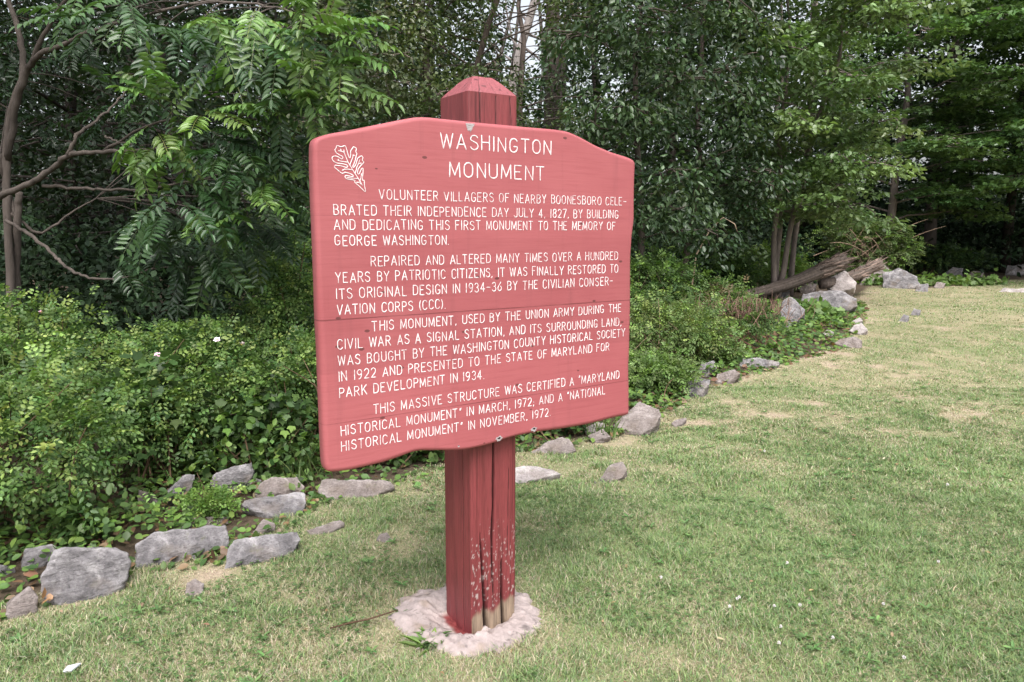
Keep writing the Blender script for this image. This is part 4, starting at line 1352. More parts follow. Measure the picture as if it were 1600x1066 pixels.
B = {}
hedge = 'wild rose bushes along the left side'
B['a'] = shrub('rose_bush', 'bright green rose bush at the lower left corner overhanging the big boulder', 'bush', (-2.84, 3.90, .42), (.78, .62, .45), 4200, ROSE, ROSE_TIP, 1, group=hedge)
B['b'] = shrub('rose_bush', 'yellow green rose bush low over the long dark slab at the left', 'bush', (-2.35, 4.72, .36), (.50, .34, .34), 1900, ROSE, ROSE_TIP, 2, group=hedge)
B['c'] = shrub('rose_bush', 'tall rose bush topped by a pink bloom at the far left', 'bush', (-3.65, 5.35, .58), (.95, .80, .48), 4000, ROSE, ROSE_TIP, 3, group=hedge)
B['d'] = shrub('rose_bush', 'wide rose bush in the middle of the hedge with one pink bloom', 'bush', (-2.25, 5.25, .46), (.75, .62, .44), 3600, ROSE, ROSE_TIP, 4, group=hedge)
B['e'] = shrub('rose_bush', 'rose bush right beside the board\'s lower left edge', 'bush', (-1.42, 5.20, .46), (.62, .55, .48), 3300, ROSE, ROSE_TIP, 5, group=hedge)
B['f'] = shrub('rose_bush', 'tall pale tipped rose bush rising behind the board\'s left edge', 'bush', (-1.72, 5.85, .80), (.45, .45, .66), 2300, ROSE, ROSE_TIP, 6, group=hedge, spiky=.35)
B['g'] = shrub('rose_bush', 'rose bush hidden mostly behind the board, dark leaves showing right of the post', 'bush', (.05, 6.0, .40), (.75, .55, .42), 1900, MIDG, ROSE, 7, group=hedge)
B['h'] = shrub('rose_bush', 'rose bush behind the middle of the board', 'bush', (-.75, 5.9, .55), (.65, .6, .55), 1800, ROSE, ROSE_TIP, 8, group=hedge)
# low plants trailing over the rocks
shrub('bramble', 'low dark bramble trailing between the rose hedge and the leaning slabs', 'bramble', (-1.72, 4.72, .16), (.45, .28, .22), 420, MIDG, FRESH, 11, kind='b', leafL=.050, leafW=.038, frL=.06, npair=3, nst=20, group='brambles at the foot of the hedge')
shrub('bramble', 'bramble with pale green star like leaves under the board\'s lower edge', 'bramble', (-.78, 5.02, .12), (.50, .22, .16), 330, MIDG, FRESH, 12, kind='b', leafL=.062, leafW=.040, frL=.06, npair=3, nst=16, group='brambles at the foot of the hedge')
shrub('bramble', 'dark leaved bramble right of the post behind the pale triangular rock', 'bramble', (.28, 5.75, .16), (.36, .22, .18), 330, DARKL, MIDG, 13, kind='b', leafL=.055, leafW=.042, frL=.05, npair=3, nst=14, group='brambles at the foot of the hedge')
shrub('bramble', 'bramble with broad leaves in front of the lower left rocks', 'bramble', (-2.62, 3.28, .10), (.24, .14, .16), 110, MIDG, FRESH, 14, kind='b', leafL=.062, leafW=.048, frL=.05, npair=3, nst=12, group='brambles at the foot of the hedge')
shrub('ferny_weed', 'bright ferny weed growing between the two leaning slabs', 'weed', (-1.70, 3.98, .05), (.14, .10, .07), 240, FRESH, ROSE_TIP, 15, leafL=.018, leafW=.011, frL=.10, npair=4, nst=14)
shrub('bramble', 'bramble leaves hanging over the slab right of the big boulder', 'bramble', (-2.24, 3.62, .12), (.14, .10, .12), 130, MIDG, FRESH, 16, kind='b', leafL=.050, leafW=.036, frL=.05, npair=3, nst=10, group='brambles at the foot of the hedge')

shrub('ivy', 'patch of dark heart shaped ivy leaves climbing in the middle of the rose hedge', 'ivy', (-2.35, 4.62, .42), (.42, .22, .30), 240, DARKL + MIDG, MIDG, 17, kind='b', leafL=.062, leafW=.062, frL=.06, npair=2, tmpl=LOBED, nst=12)
shrub('ivy', 'ivy leaves low in the hedge left of the board\'s lower edge', 'ivy', (-1.62, 4.72, .34), (.45, .18, .22), 220, DARKL + MIDG, FRESH, 18, kind='b', leafL=.055, leafW=.052, frL=.06, npair=2, tmpl=LOBED, nst=12)

# rose blooms
m, n, bs, out = new_mat('rose_petal')
at_ = nd(n, 'ShaderNodeAttribute', attribute_name='Col')
n.links.new(at_.outputs['Color'], bs.inputs['Base Color'])
bs.inputs['Roughness'].default_value = .7
M_PETAL = m
for k, (px, py, Y, colr, lab) in enumerate([(66, 489, 5.15, (.72, .48, .62), 'pale pink wild rose bloom on top of the far left bush'), (107, 548, 5.0, (.82, .74, .72), 'whitish wild rose bloom below the far left pink one'),
                                            (247, 556, 4.75, (.74, .50, .64), 'pale pink wild rose bloom in the middle of the hedge'), (340, 532, 4.9, (.80, .66, .74), 'pinkish white wild rose bloom at the hedge top, left one of a pair'),
                                            (377, 539, 4.9, (.84, .72, .76), 'pinkish white wild rose bloom at the hedge top, right one of a pair'), (448, 415, 6.2, (.80, .68, .70), 'small pale rose bloom high on the bush behind the board\'s left edge'),
                                            (466, 405, 6.2, (.82, .70, .68), 'cream rose bloom next to the board\'s left edge')]):
    r = np.random.default_rng(50 + k)
    a = Acc()
    for s in range(9):
        an = s * 2 * PI / 5 + (s > 4) * .6
        leaves(a, OVAL, [(0, 0, .002 * s)], [(math.cos(an), math.sin(an), .35 + .5 * (s > 4))], [(0, 0, 1)], .026 if s < 5 else .017, .026 if s < 5 else .017, np.array(colr) * r.uniform(.9, 1.1))
    root = thing('rose_bloom', lab, 'flower', at(px, py, Y), 0, 'rose blooms in the hedge')
    root.rotation_euler = (.75, .2 * r.normal(), r.normal())
    a.build('petal_whorl', M_PETAL, root)
    a = Acc()
    tube(a, [(0, 0, .0), (0, 0, .012)], [.006, .005], 8, (.62, .45, .10))
    a.build('flower_centre', M_PETAL, root)

# weeds by the footing and at the edge of the lawn


def tuft(name, label, cat, p, nl, L, W, seed, pal, up=.7, tmpl=LANCE, group=None):
    r = np.random.default_rng(seed)
    a = Acc()
    an = r.random(nl) * 2 * PI
    D = np.stack([np.cos(an), np.sin(an), up * (.4 + r.random(nl))], -1)
    O = np.stack([np.cos(an) * .01, np.sin(an) * .01, 0 * an], -1) + r.normal(size=(nl, 3)) * np.array([.02, .02, 0]) * (L / .08)
    leaves(a, tmpl, O, D, np.array([0, 0, 1.]) + r.normal(size=(nl, 3)) * .15, L * (.6 + .6 * r.random(nl)), W * (.7 + .6 * r.random(nl)), pick(pal, nl, r))
    o = a.build(name, M_LEAF)
    o.location = [float(q) for q in p]
    return tag(o, label, cat, group)


tuft('plantain_weed', 'leafy green weed tuft in front of the concrete collar', 'weed', gp(672, 1006, 0), 34, .085, .020, 3, FRESH + MIDG, .5)
tuft('plantain_weed', 'small weed tuft at the left rim of the concrete collar', 'weed', gp(628, 960, 0), 14, .05, .014, 4, MIDG, .5)
for k, (px, py, nl, L, lab) in enumerate([(458, 716, 60, .34, 'clump of long green grass left of the board\'s lower left corner'), (1128, 570, 70, .36, 'bright green grass tuft beside the flat pale slab'), (945, 664, 40, .22, 'grass tuft leaning over the broad speckled rock'),
                                          (60, 600, 50, .75, 'tall pale grass blades in the hedge at the far left'), (1420, 735, 40, .05, 'small dark hollow tuft in the open lawn at the right')]):
    p = gp(px, py, 0) if k != 3 else np.array([-3.35, 4.75, .25])
    if k == 0:
        p = np.array([-1.33, 4.62, 0])
    if k == 2:
        p = gp(930, 690, 0) + np.array([.1, .12, 0])
    tuft('grass_tuft', lab, 'grass tuft', p, nl, L, .010 if L > .1 else .006, 20 + k, [(.12, .19, .06), (.16, .21, .08), (.10, .16, .05)], 2.2, BLADE, 'tufts of long grass')

# right of the board: brambles, the reddish twiggy shrub, vine leaves, the bush behind the log
brm = 'brambles and weeds right of the board'
W1 = [(.10, .16, .05), (.12, .18, .055), (.09, .14, .045), (.14, .17, .06)]
shrub('weedy_bush', 'loose weedy bush directly right of the board with pale stems', 'bush', (1.85, 8.7, .38), (.70, .6, .38), 2100, W1, ROSE_TIP, 21, leafL=.034, leafW=.020, frL=.13, group=brm, spiky=.35, twig=(.26, .19, .13), nst=70)
shrub('weedy_bush', 'tall weedy bush at the board\'s right edge reaching the woods', 'bush', (1.75, 10.9, .62), (1.0, .9, .60), 2600, MIDG, FRESH, 22, leafL=.045, leafW=.028, frL=.16, group=brm, spiky=.4, twig=(.24, .17, .12), nst=60)
shrub('weedy_bush', 'dry brownish weedy bush between the board and the reddish shrub', 'bush', (3.0, 11.8, .36), (.95, .8, .36), 2200, W1 + [(.20, .15, .09)], FRESH, 23, leafL=.042, leafW=.024, frL=.16, group=brm, spiky=.4, twig=(.28, .20, .14), nst=90)
shrub('weedy_bush', 'weedy bush at the dark tree trunks left of the long log', 'bush', (4.4, 17.8, .55), (2.0, .9, .55), 2500, MIDG, FRESH, 24, leafL=.07, leafW=.045, frL=.22, group=brm, spiky=.4, nst=50)
shrub('weedy_bush', 'low pale green weeds around the pale grey rock', 'bush', (1.45, 7.4, .16), (.42, .5, .18), 1200, [(.14, .21, .07), (.17, .25, .09), (.12, .18, .06)], FRESH, 25, leafL=.030, leafW=.020, frL=.09, group=brm, nst=25)
shrub('weedy_bush', 'low green weeds left of the flat pale slab below the reddish shrub', 'bush', (2.3, 8.9, .16), (.5, .45, .18), 1100, W1, FRESH, 26, leafL=.032, leafW=.022, frL=.10, group=brm, nst=25)
rt, P = shrub('twiggy_shrub', 'low dense shrub with reddish bare twigs on top, right of the weedy bushes', 'shrub', (3.15, 10.1, .34), (.55, .5, .34), 1900, MIDG, FRESH, 27, leafL=.032, leafW=.022, frL=.10, twig=(.22, .11, .09), nst=60)
a = Acc()
r = np.random.default_rng(3)
g0 = np.array([3.15, 10.1, 0])
for s in range(420):
    b0 = np.array([3.15 + r.normal() * .28, 10.1 + r.normal() * .25, .34 + r.random() * .2])
    d = nrm(np.array([r.normal() * .45, r.normal() * .4, 1]))
    l = r.uniform(.10, .26)
    tube(a, [b0 - g0, b0 + d * l * .6 - g0, b0 + d * l + r.normal(size=3) * .02 - g0], [.0045, .004, .002], 4, np.array([.20, .125, .098]) * r.uniform(.6, 1.5), cap=False)
a.build('twig_mass', M_BARK, rt)
vine = [(.13, .21, .06), (.16, .25, .08), (.11, .18, .05)]
shrub('vine', 'patch of broad bright vine leaves in front of the large grey boulder', 'vine', (5.45, 13.5, .05), (.60, .55, .10), 220, vine, vine, 31, kind='b', leafL=.13, leafW=.13, frL=.12, npair=3, tmpl=LOBED, nst=20, group='patches of vine leaves')
shrub('vine', 'far patch of broad vine leaves along the turf at the wood\'s edge', 'vine', (12.3, 22.0, .05), (2.3, .6, .08), 420, vine, vine, 32, kind='b', leafL=.13, leafW=.125, frL=.15, npair=3, tmpl=LOBED, nst=20, group='patches of vine leaves')
shrub('vine', 'vine leaves between the upright pale rock and the grey boulder', 'vine', (5.62, 14.0, .12), (.22, .35, .14), 60, vine, vine, 33, kind='b', leafL=.12, leafW=.11, frL=.1, npair=3, tmpl=LOBED, nst=10, group='patches of vine leaves')
rt, P = shrub('rounded_bush', 'rounded olive bush behind the splintered log with long arching bare stems', 'bush', (11.1, 23.4, 1.05), (1.7, 1.2, 1.05), 2800, [(.085, .12, .04), (.10, .135, .05), (.075, .11, .04)], FRESH, 41, leafL=.065, leafW=.042, frL=.2, spiky=.3, twig=(.22, .16, .12), nst=60)
a = Acc()
r = np.random.default_rng(9)
g0 = np.array([11.1, 23.4, 0])
for s in range(16):
    b0 = np.array([11.1 + r.normal() * .8, 23.4 - .4 + r.normal() * .3, .8])
    h = r.uniform(.9, 1.7)
    dx = r.normal() * .9 - .3
    t = np.linspace(0, 1, 8)[:, None]
    pts = b0 + np.array([dx, -.3, 0]) * t + np.array([0, 0, h]) * (t - .55 * t * t * (1.1 if s % 2 else .6))
    tube(a, pts - g0, np.linspace(.016, .006, 8), 5, np.array([.27, .19, .14]) * r.uniform(.7, 1.3), cap=False)
a.build('cane_mass', M_BARK, rt)
shrub('weedy_bush', 'low dark bush right of the rounded olive bush at the wood\'s edge', 'bush', (16.2, 28.5, .5), (2.2, .8, .5), 1300, DARKL, MIDG, 42, leafL=.08, leafW=.055, frL=.24, nst=30, group=brm)
shrub('weedy_bush', 'fresh green sapling leaves behind the long log\'s upper end', 'bush', (7.2, 20.2, .6), (1.0, .6, .6), 800, FRESH, ROSE_TIP, 43, leafL=.075, leafW=.048, frL=.22, nst=24, group=brm, spiky=.4)
# bare arching canes over the weedy bushes
a = Acc()
p0 = at(1085, 400, 12.0)
pts = np.array([at(1078, 470, 12.0), at(1088, 398, 12.0), at(1108, 362, 11.9), at(1130, 340, 11.8), at(1148, 350, 11.8), at(1152, 362, 11.8)])
g0 = np.array([pts[0][0], pts[0][1], 0])
pts = np.concatenate([[g0 + np.array([0, 0, -.05])], pts])
tube(a, pts - g0, np.linspace(.016, .006, len(pts)), 6, (.33, .25, .18))
o = a.build('bare_cane', M_BARK)
o.location = g0
tag(o, 'single pale bare cane arching up from the weeds against the dark wood', 'cane')

# low leafy ground cover and fallen leaves between the rocks and the bushes
A = Acc()
r = np.random.default_rng(91)
cnt = 120000
y = 2.4 + r.random(cnt) ** 1.1 * 14
x = (r.random(cnt) * 2 - 1) * (.75 * y + .5)
edn = edge_dist(x, y)
k = ~inside(x, y) & (edn < 1.2 + .12 * y) & (r.random(cnt) < .25 + .9 * sstep(.42, .58, fbm2(x, y, 2.6, 3, 93)))
x, y, edn = x[k], y[k], edn[k]
hz = (.02 + (.07 + .09 * sstep(4.5, 6, y)) * sstep(.0, .5, edn) * fbm2(x, y, 3.1, 3, 95)) * (.4 + r.random(len(x)))
O = np.stack([x, y, hz], -1)
D = np.stack([r.normal(size=len(x)), r.normal(size=len(x)) - .4, r.normal(size=len(x)) * .3 - .1], -1)
dead = r.random(len(x)) < .22
c = np.where(dead[:, None], pick([(.20, .12, .07), (.26, .18, .12), (.15, .09, .055)], len(x), r), pick(MIDG + FRESH, len(x), r))
O[dead, 2] = .012 + .02 * r.random(dead.sum())
sz = (.030 + .030 * r.random(len(x))) * (1 + .10 * np.maximum(y - 4, 0))
leaves(A, OVAL, O, D, np.array([0, -.25, 1.0]) + r.normal(size=(len(x), 3)) * .35, sz, sz * .72, c)
tag(A.build('ground_cover', M_LEAF), 'low leafy ground cover and fallen leaves between the rocks and the bushes', 'ground cover', kind='stuff')
# ------------------------------------------------------------------ trees
P_MAPLE = [(.10, .175, .062), (.12, .20, .07), (.082, .15, .055)]
P_MAPLE_L = [(.135, .21, .078), (.155, .23, .088), (.115, .18, .068)]
P_DARK = [(.024, .047, .020), (.030, .056, .024), (.019, .037, .018)]  # greens darkened so the leaf colour itself carries the wood's inner shade
P_CHERRY = [(.042, .078, .034), (.055, .095, .040), (.035, .066, .030), (.075, .12, .055)]
P_LOCUST = [(.095, .135, .045), (.115, .155, .055), (.08, .115, .04), (.13, .16, .07)]
P_VINE = [(.11, .15, .065), (.085, .125, .05), (.16, .19, .10), (.07, .105, .04)]


def limb_pts(b, d, L, rise, sag, r, k=6, wob=.05):
    t = np.linspace(0, 1, k)
    p = b + d * (L * t)[:, None] + np.array([0, 0, 1.0]) * (L * (rise * t - sag * t * t))[:, None]
    p[1:] += r.normal(size=(k - 1, 3)) * wob * L * np.linspace(.3, 1, k - 1)[:, None] * .5
    return p


def clump_leaves(acc, tm, C, R, n, L, W, pal, r, thick=.22, hang=.25, flat=.45, droop=.25, bright=None):
    """a spray of leaves round each centre in C: flattened, drooping outward"""
    m = len(C)
    k = np.repeat(np.arange(m), n)
    N_ = len(k)
    an = r.random(N_) * 2 * PI
    q = np.sqrt(r.random(N_)) ** .9
    Rk = np.broadcast_to(R, (m,))[k]
    out = np.stack([np.cos(an), np.sin(an), np.zeros(N_)], -1)
    O = C[k] + out * (q * Rk)[:, None]
    O[:, 2] += r.normal(size=N_) * Rk * thick - droop * Rk * q * q
    D = out + r.normal(size=(N_, 3)) * .55 - np.array([0, 0, hang])
    NN_ = np.array([0, 0, 1.0]) + r.normal(size=(N_, 3)) * flat
    ck = pick(pal, m, r, .12)[k]
    col = np.clip(ck * (1 + r.normal(size=(N_, 1)) * .16), .004, .8)
    leaves(acc, tm, O, D, NN_, L * (.7 + .6 * r.random(N_)), W * (.7 + .6 * r.random(N_)), col)


# the break in the canopy behind the post's cap, where the wood stands thinner and the sky comes through
GAPS = [(822, 30, 20, 70, 1.0), (1466, 62, 1, 1, .75), (1250, 150, 3, 2, .5)]


def in_gap(C, rc=.5):
    y = np.maximum(C[:, 1], .5)
    dz, up = y * cp - (C[:, 2] - CAM_H) * sp, y * sp + (C[:, 2] - CAM_H) * cp
    sx_, sy_ = 800 + F_PX * C[:, 0] / dz, 533 - F_PX * up / dz
    g = np.zeros(len(C), bool)
    rg = np.random.default_rng(len(C))
    for cx_, cy_, ax_, ay_, pr in GAPS:
        g |= (((sx_ - cx_) / (ax_ + F_PX * rc / y * .8)) ** 2 + ((sy_ - cy_) / (ay_ + F_PX * rc / y * .8)) ** 2 < 1) & (rg.random(len(C)) < pr) & (C[:, 1] > 9)
    return g


def tree(name, label, p, H, r0, R, z0, LL, LW, pal, seed, nl=26, nc=5, per=70, tm=DIAM, thick=.18, hang=.25, flat=.45, lean=(0, 0), barkc=(.10, .08, .07), rise=.35, sag=.25,
         stems=1, zfull=9.5, cat='tree', group=None, face=None, clr=1.0, rough=None, stemdirs=None):
    r = np.random.default_rng(seed)
    p = np.array([p[0], p[1], 0.0])
    root = thing(name, label, cat, p, 0, group)
    bark, crown = Acc(), Acc()
    lean = np.array([lean[0], lean[1], 0.0])
    alltips = []
    for s in range(stems):
        sd = np.zeros(3) if stems == 1 else np.array([math.cos(s * 2.4 + seed), math.sin(s * 2.4 + seed), 0]) * .16
        Hs = H * (1 if s == 0 else r.uniform(.75, .95))
        t = np.linspace(0, 1, 12)
        tp = (lean + sd)[None] * (t * Hs)[:, None] + np.array([0, 0, Hs])[None] * t[:, None]
        tp[1:, :2] += np.cumsum(r.normal(size=(11, 2)) * .012 * H, 0) * np.linspace(.3, 1, 11)[:, None]
        tp[0, 2] = -.1
        rs = r0 * (1 if stems == 1 else .75)
        rad = rs * (1 - .80 * t) * (1 + .35 * np.exp(-t * 40))
        tube(bark, tp, rad, 9, np.array(barkc) * r.uniform(.85, 1.15))
        nls = nl if stems == 1 else max(8, nl // stems + 3)
        for i in range(nls):
            h = z0 + (Hs * .98 - z0) * ((i + .5) / nls)
            b = np.array([np.interp(h * .92, tp[:, 2], tp[:, k]) for k in range(3)])
            az = i * 2.39996 + s * 1.3 + r.normal() * .35
            if face is not None and r.random() < .5:
                az = face + r.normal() * .9
            u = np.clip((h - z0) / (Hs - z0), 0, 1)
            L = R * (.55 + .75 * math.sin(PI * (.16 + .78 * u)) ** 1.0) * r.uniform(.72, 1.12) * .78
            d = np.array([math.cos(az), math.sin(az), 0])
            lp = limb_pts(b, d, L, rise, sag, r)
            br = np.interp(b[2], tp[:, 2], rad) * .30
            tube(bark, lp, np.linspace(br, .008, len(lp)), 6, np.array(barkc) * r.uniform(.8, 1.2), cap=False)
            tc_ = np.linspace(.38, 1.02, nc)
            C = np.stack([np.interp(tc_, np.linspace(0, 1, len(lp)), lp[:, k]) for k in range(3)], 1)
            Sd = np.array([-d[1], d[0], 0])
            off = r.normal(size=nc) * L * .20
            C2 = C + Sd * off[:, None] + np.array([0, 0, 1.0]) * (r.normal(size=nc) * .14 - .05)[:, None]
            for a0, a1 in zip(C, C2):
                if np.linalg.norm(a1 - a0) > .12:
                    tube(bark, [a0 - d * .15, (a0 + a1) / 2, a1], [.016, .011, .005], 4, np.array(barkc), cap=False)
            alltips.append(C2)
    C = np.concatenate(alltips)
    Rc = clr * (.30 + .10 * R) * r.uniform(.7, 1.25, len(C))
    kp = ~in_gap(C + p, Rc)
    C, Rc = C[kp], Rc[kp]
    low = C[:, 2] < zfull
    if low.any():
        clump_leaves(crown, tm, C[low], Rc[low], per, LL, LW, pal, r, thick, hang, flat)
    if (~low).any():
        clump_leaves(crown, DIAM, C[~low], Rc[~low] * 1.15, max(5, per // 5), LL * 2.1, LW * 2.1, pal, r, thick, hang, flat)
    bark.build('trunk', M_BARK, root)
    crown.build('crown', M_LEAF_GLOSS, root)
    return root


def px_at(px, Y):
    return at(px, 400, Y)[:2]


LB = (.20, .165, .15)
# right side, front row of the wood
tree('maple_tree', 'young maple with layered pale green leaves and a slim forked grey trunk, right of centre', px_at(1384, 25.0), 13, .15, 3.7, 1.9, .13, .12, P_MAPLE, 101, nl=34, nc=6, per=150, tm=LOBED, thick=.06, hang=.12, flat=.26, barkc=LB, face=-1.7, lean=(.03, 0))
tree('maple_tree', 'bright yellow green leaning young tree left of the slim forked maple', px_at(1215, 16.5), 9.0, .09, 2.3, 1.9, .115, .075, P_MAPLE_L, 102, nl=34, nc=5, per=120, tm=OVAL, thick=.12, hang=.3, stems=3, barkc=LB, face=-1.6, lean=(.015, -.02))
tree('maple_tree', 'maple at the right border with dark layered leaves over deep shade', px_at(1640, 28.0), 14, .22, 4.9, 3.0, .15, .135, P_MAPLE, 103, nl=32, nc=6, per=130, tm=LOBED, thick=.06, hang=.15, flat=.3, face=-1.9)
tree('maple_tree', 'dark trunked maple standing behind the slim forked maple', px_at(1450, 28.5), 14, .24, 4.2, 3.6, .15, .13, P_DARK + P_MAPLE, 104, nl=34, nc=6, per=110, tm=LOBED, thick=.07, flat=.3, barkc=(.06, .05, .045))
tree('maple_tree', 'maple partly beyond the photo\'s right border', px_at(1740, 21), 12, .22, 4.3, 2.6, .15, .13, P_MAPLE, 105, nl=24, nc=6, per=100, tm=LOBED, thick=.06, flat=.3)
tree('sapling_tree', 'thin stemmed sapling in front of the dark wood above the long log', px_at(1237, 18.6), 7.0, .075, 1.7, 2.3, .11, .07, P_MAPLE, 106, nl=20, nc=4, per=60, tm=OVAL, barkc=LB)
tree('cherry_tree', 'dark tree with drooping glossy leaves directly right of the board', px_at(1000, 11.2), 9.0, .06, 1.45, 1.5, .100, .048, P_CHERRY, 107, nl=40, nc=6, per=62, tm=OVAL, thick=.28, hang=.65, flat=.7, barkc=(.085, .07, .06), face=-1.6)
tree('cherry_tree', 'dark drooping leaved tree between the board\'s corner and the yellow green young tree', px_at(1062, 14.6), 10.5, .07, 1.7, 1.4, .105, .055, P_CHERRY + P_DARK, 108, nl=44, nc=6, per=85, tm=OVAL, thick=.24, hang=.6, flat=.6, face=-1.6)
tree('tall_tree', 'tall straight dark trunk right of the post\'s cap against the sky gap', px_at(852, 20), 17, .26, 3.4, 9.2, .13, .08, P_DARK, 109, nl=26, nc=5, per=45, tm=DIAM, barkc=(.055, .045, .04), zfull=11)
# behind and left of the post
tree('locust_tree', 'light leaved tree with forked thin trunks above the board\'s top edge', px_at(716, 15.0), 11, .14, 2.5, 2.6, .085, .045, P_LOCUST, 110, nl=40, nc=6, per=100, tm=OVAL, thick=.30, hang=.5, flat=.7, stems=2, barkc=(.14, .11, .095), face=-1.6)
tree('locust_tree', 'thin topped tree with sky showing through left of the post\'s cap', px_at(615, 16.5), 10.5, .12, 2.7, 3.2, .08, .042, P_DARK + P_LOCUST, 111, nl=30, nc=5, per=75, tm=OVAL, thick=.30, hang=.5, flat=.7, barkc=(.10, .08, .07))
tree('vine_draped_tree', 'small tree draped in pale dotted vine leaves above the board\'s left shoulder', px_at(560, 11.5), 5.4, .09, 1.6, 1.2, .075, .05, P_VINE, 112, nl=34, nc=5, per=70, tm=OVAL, thick=.30, hang=.5, flat=.8, barkc=(.24, .20, .17), face=-1.6)
tree('locust_tree', 'tree behind the post\'s cap with mid green leaves', px_at(800, 18.0), 8.2, .14, 2.4, 1.8, .095, .055, P_CHERRY + P_LOCUST, 113, nl=28, nc=5, per=75, tm=OVAL, thick=.28, hang=.5, flat=.6)
# left background, deep shade behind the compound-leaved tree
lg = 'dark trees behind the compound leaved tree'
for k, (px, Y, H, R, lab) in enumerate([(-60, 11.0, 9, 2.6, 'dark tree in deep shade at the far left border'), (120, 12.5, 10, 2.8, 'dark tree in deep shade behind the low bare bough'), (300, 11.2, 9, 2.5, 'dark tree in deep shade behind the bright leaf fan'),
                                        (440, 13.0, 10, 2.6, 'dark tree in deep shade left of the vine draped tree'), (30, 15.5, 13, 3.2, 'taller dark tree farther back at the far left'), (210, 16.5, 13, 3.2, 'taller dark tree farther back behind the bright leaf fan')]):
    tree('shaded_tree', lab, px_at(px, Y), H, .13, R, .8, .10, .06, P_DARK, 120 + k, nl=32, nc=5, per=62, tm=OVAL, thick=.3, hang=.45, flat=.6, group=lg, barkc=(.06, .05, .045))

# the pale dead tree in the sky gap
r = np.random.default_rng(77)
p = px_at(815, 23)
root = thing('dead_tree', 'bare pale dead tree leaning across the sky gap right of the post\'s cap', 'tree', (p[0], p[1], 0))
A = Acc()
g0 = np.array([p[0], p[1], 0])
tr = np.array([(p[0], 23, -.1), tuple(at(800, 130, 23)), tuple(at(812, 80, 23)), tuple(at(826, 35, 23)), tuple(at(838, -10, 23)), tuple(at(850, -80, 23))])
tube(A, tr - g0, [.16, .13, .12, .12, .11, .08], 8, (.42, .37, .35))
for a0, pts in ((2, [(812, 80), (800, 60), (792, 20), (788, -20)]), (2, [(815, 72), (838, 88), (846, 98)]), (1, [(806, 100), (790, 88), (770, 82)]), (3, [(826, 35), (812, 20), (806, -15)]), (2, [(820, 52), (842, 60), (862, 70)])):
    q = np.array([at(x, y, 23 + .1 * k) for k, (x, y) in enumerate(pts)])
    tube(A, q - g0, np.linspace(.05, .015, len(q)), 6, (.30, .26, .25), cap=False)
A.build('trunk', M_BARK, root)

# ------------------------------------------------------------------ the compound-leaved tree at the left
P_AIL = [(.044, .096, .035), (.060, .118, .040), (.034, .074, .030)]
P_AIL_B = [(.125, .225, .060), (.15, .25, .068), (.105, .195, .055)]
P_AIL_D = [(.024, .052, .022), (.030, .062, .025)]  # darker copy of the same greens, shade painted onto fronds farther back
AB = (.082, .068, .060)
r = np.random.default_rng(5)
base = at(28, 560, 6.6)
g0 = np.array([base[0], base[1], 0])
AIL = thing('compound_leaf_tree', 'spreading tree at the upper left with long feathery compound leaves and bare crooked boughs', 'tree', g0)
boughs = []


def bough(pts, r0, r1, parent=None, jag=True):
    q = np.array([at(x, y, Y) for x, y, Y in pts])
    # refine with a smooth curve
    t = np.linspace(0, 1, len(q))
    tt = np.linspace(0, 1, len(q) * 5)
    ref = np.stack([np.interp(tt, t, q[:, k]) for k in range(3)], 1)
    for _ in range(3):
        ref[1:-1] = (ref[:-2] + 2 * ref[1:-1] + ref[2:]) / 4
    ref[1:-1] += r.normal(size=ref[1:-1].shape) * .005
    rr = np.linspace(r0, r1, len(ref)) * .78 * (1 + r.normal(size=len(ref)) * .06)
    boughs.append((ref, rr))
    a = Acc()
    tube(a, ref - g0, rr, 8, np.array(AB) * r.uniform(.85, 1.2))
    return a


a = Acc()
g_z = np.array([g0[0], g0[1], -.05])
for spec in (
    ([(22, 720, 6.6), (18, 520, 6.6), (14, 360, 6.6), (10, 260, 6.6), (12, 185, 6.6), (38, 118, 6.6), (34, 60, 6.7), (14, 10, 6.8), (10, -60, 6.9)], .050, .026),
    ([(12, 250, 6.6), (24, 160, 6.5), (44, 108, 6.4), (56, 88, 6.3), (100, 70, 6.2), (135, 50, 6.1), (180, 38, 6.0), (240, 20, 5.8)], .040, .012),
    ([(-40, 330, 6.2), (0, 306, 6.2), (50, 286, 6.1), (90, 258, 6.0), (106, 240, 5.9), (160, 238, 5.8), (212, 236, 5.6), (300, 228, 5.4)], .040, .012),
    ([(106, 242, 5.9), (118, 214, 5.9), (140, 196, 6.0), (172, 170, 6.2), (200, 140, 6.3)], .024, .008),
    ([(165, 212, 5.8), (180, 222, 5.75), (206, 226, 5.7)], .012, .006),
    ([(66, 290, 6.1), (110, 294, 6.1), (160, 297, 6.0), (220, 297, 5.9), (300, 284, 5.7), (360, 270, 5.6)], .018, .007),
    ([(10, 345, 6.5), (40, 362, 6.3), (70, 384, 6.1), (88, 404, 6.0), (104, 420, 5.9), (130, 432, 5.8), (165, 438, 5.8), (200, 432, 5.7), (240, 420, 5.6)], .022, .008),
    ([(14, 330, 6.6), (60, 370, 6.7), (100, 340, 6.8), (150, 310, 6.9)], .02, .008),
    ([(40, 116, 6.5), (80, 30, 6.3), (130, -40, 6.2)], .03, .012),
    ([(240, 20, 5.8), (330, 0, 5.6), (430, 10, 5.4), (500, 30, 5.3)], .016, .006),
    ([(160, 238, 5.8), (240, 190, 5.6), (330, 180, 5.4), (420, 190, 5.3)], .014, .006),
    ([(30, 300, 6.6), (28, 330, 6.6), (26, 420, 6.7), (24, 700, 6.7)], .035, .045),
    ([(0, 240, 6.9), (12, 300, 7.0), (28, 345, 7.0)], .03, .03),
):
    tmp = bough(*spec)
    a.v += tmp.v
    for f in tmp.f:
        a.f.append(f + a.n)
    a.c += tmp.c
    a.n += tmp.n
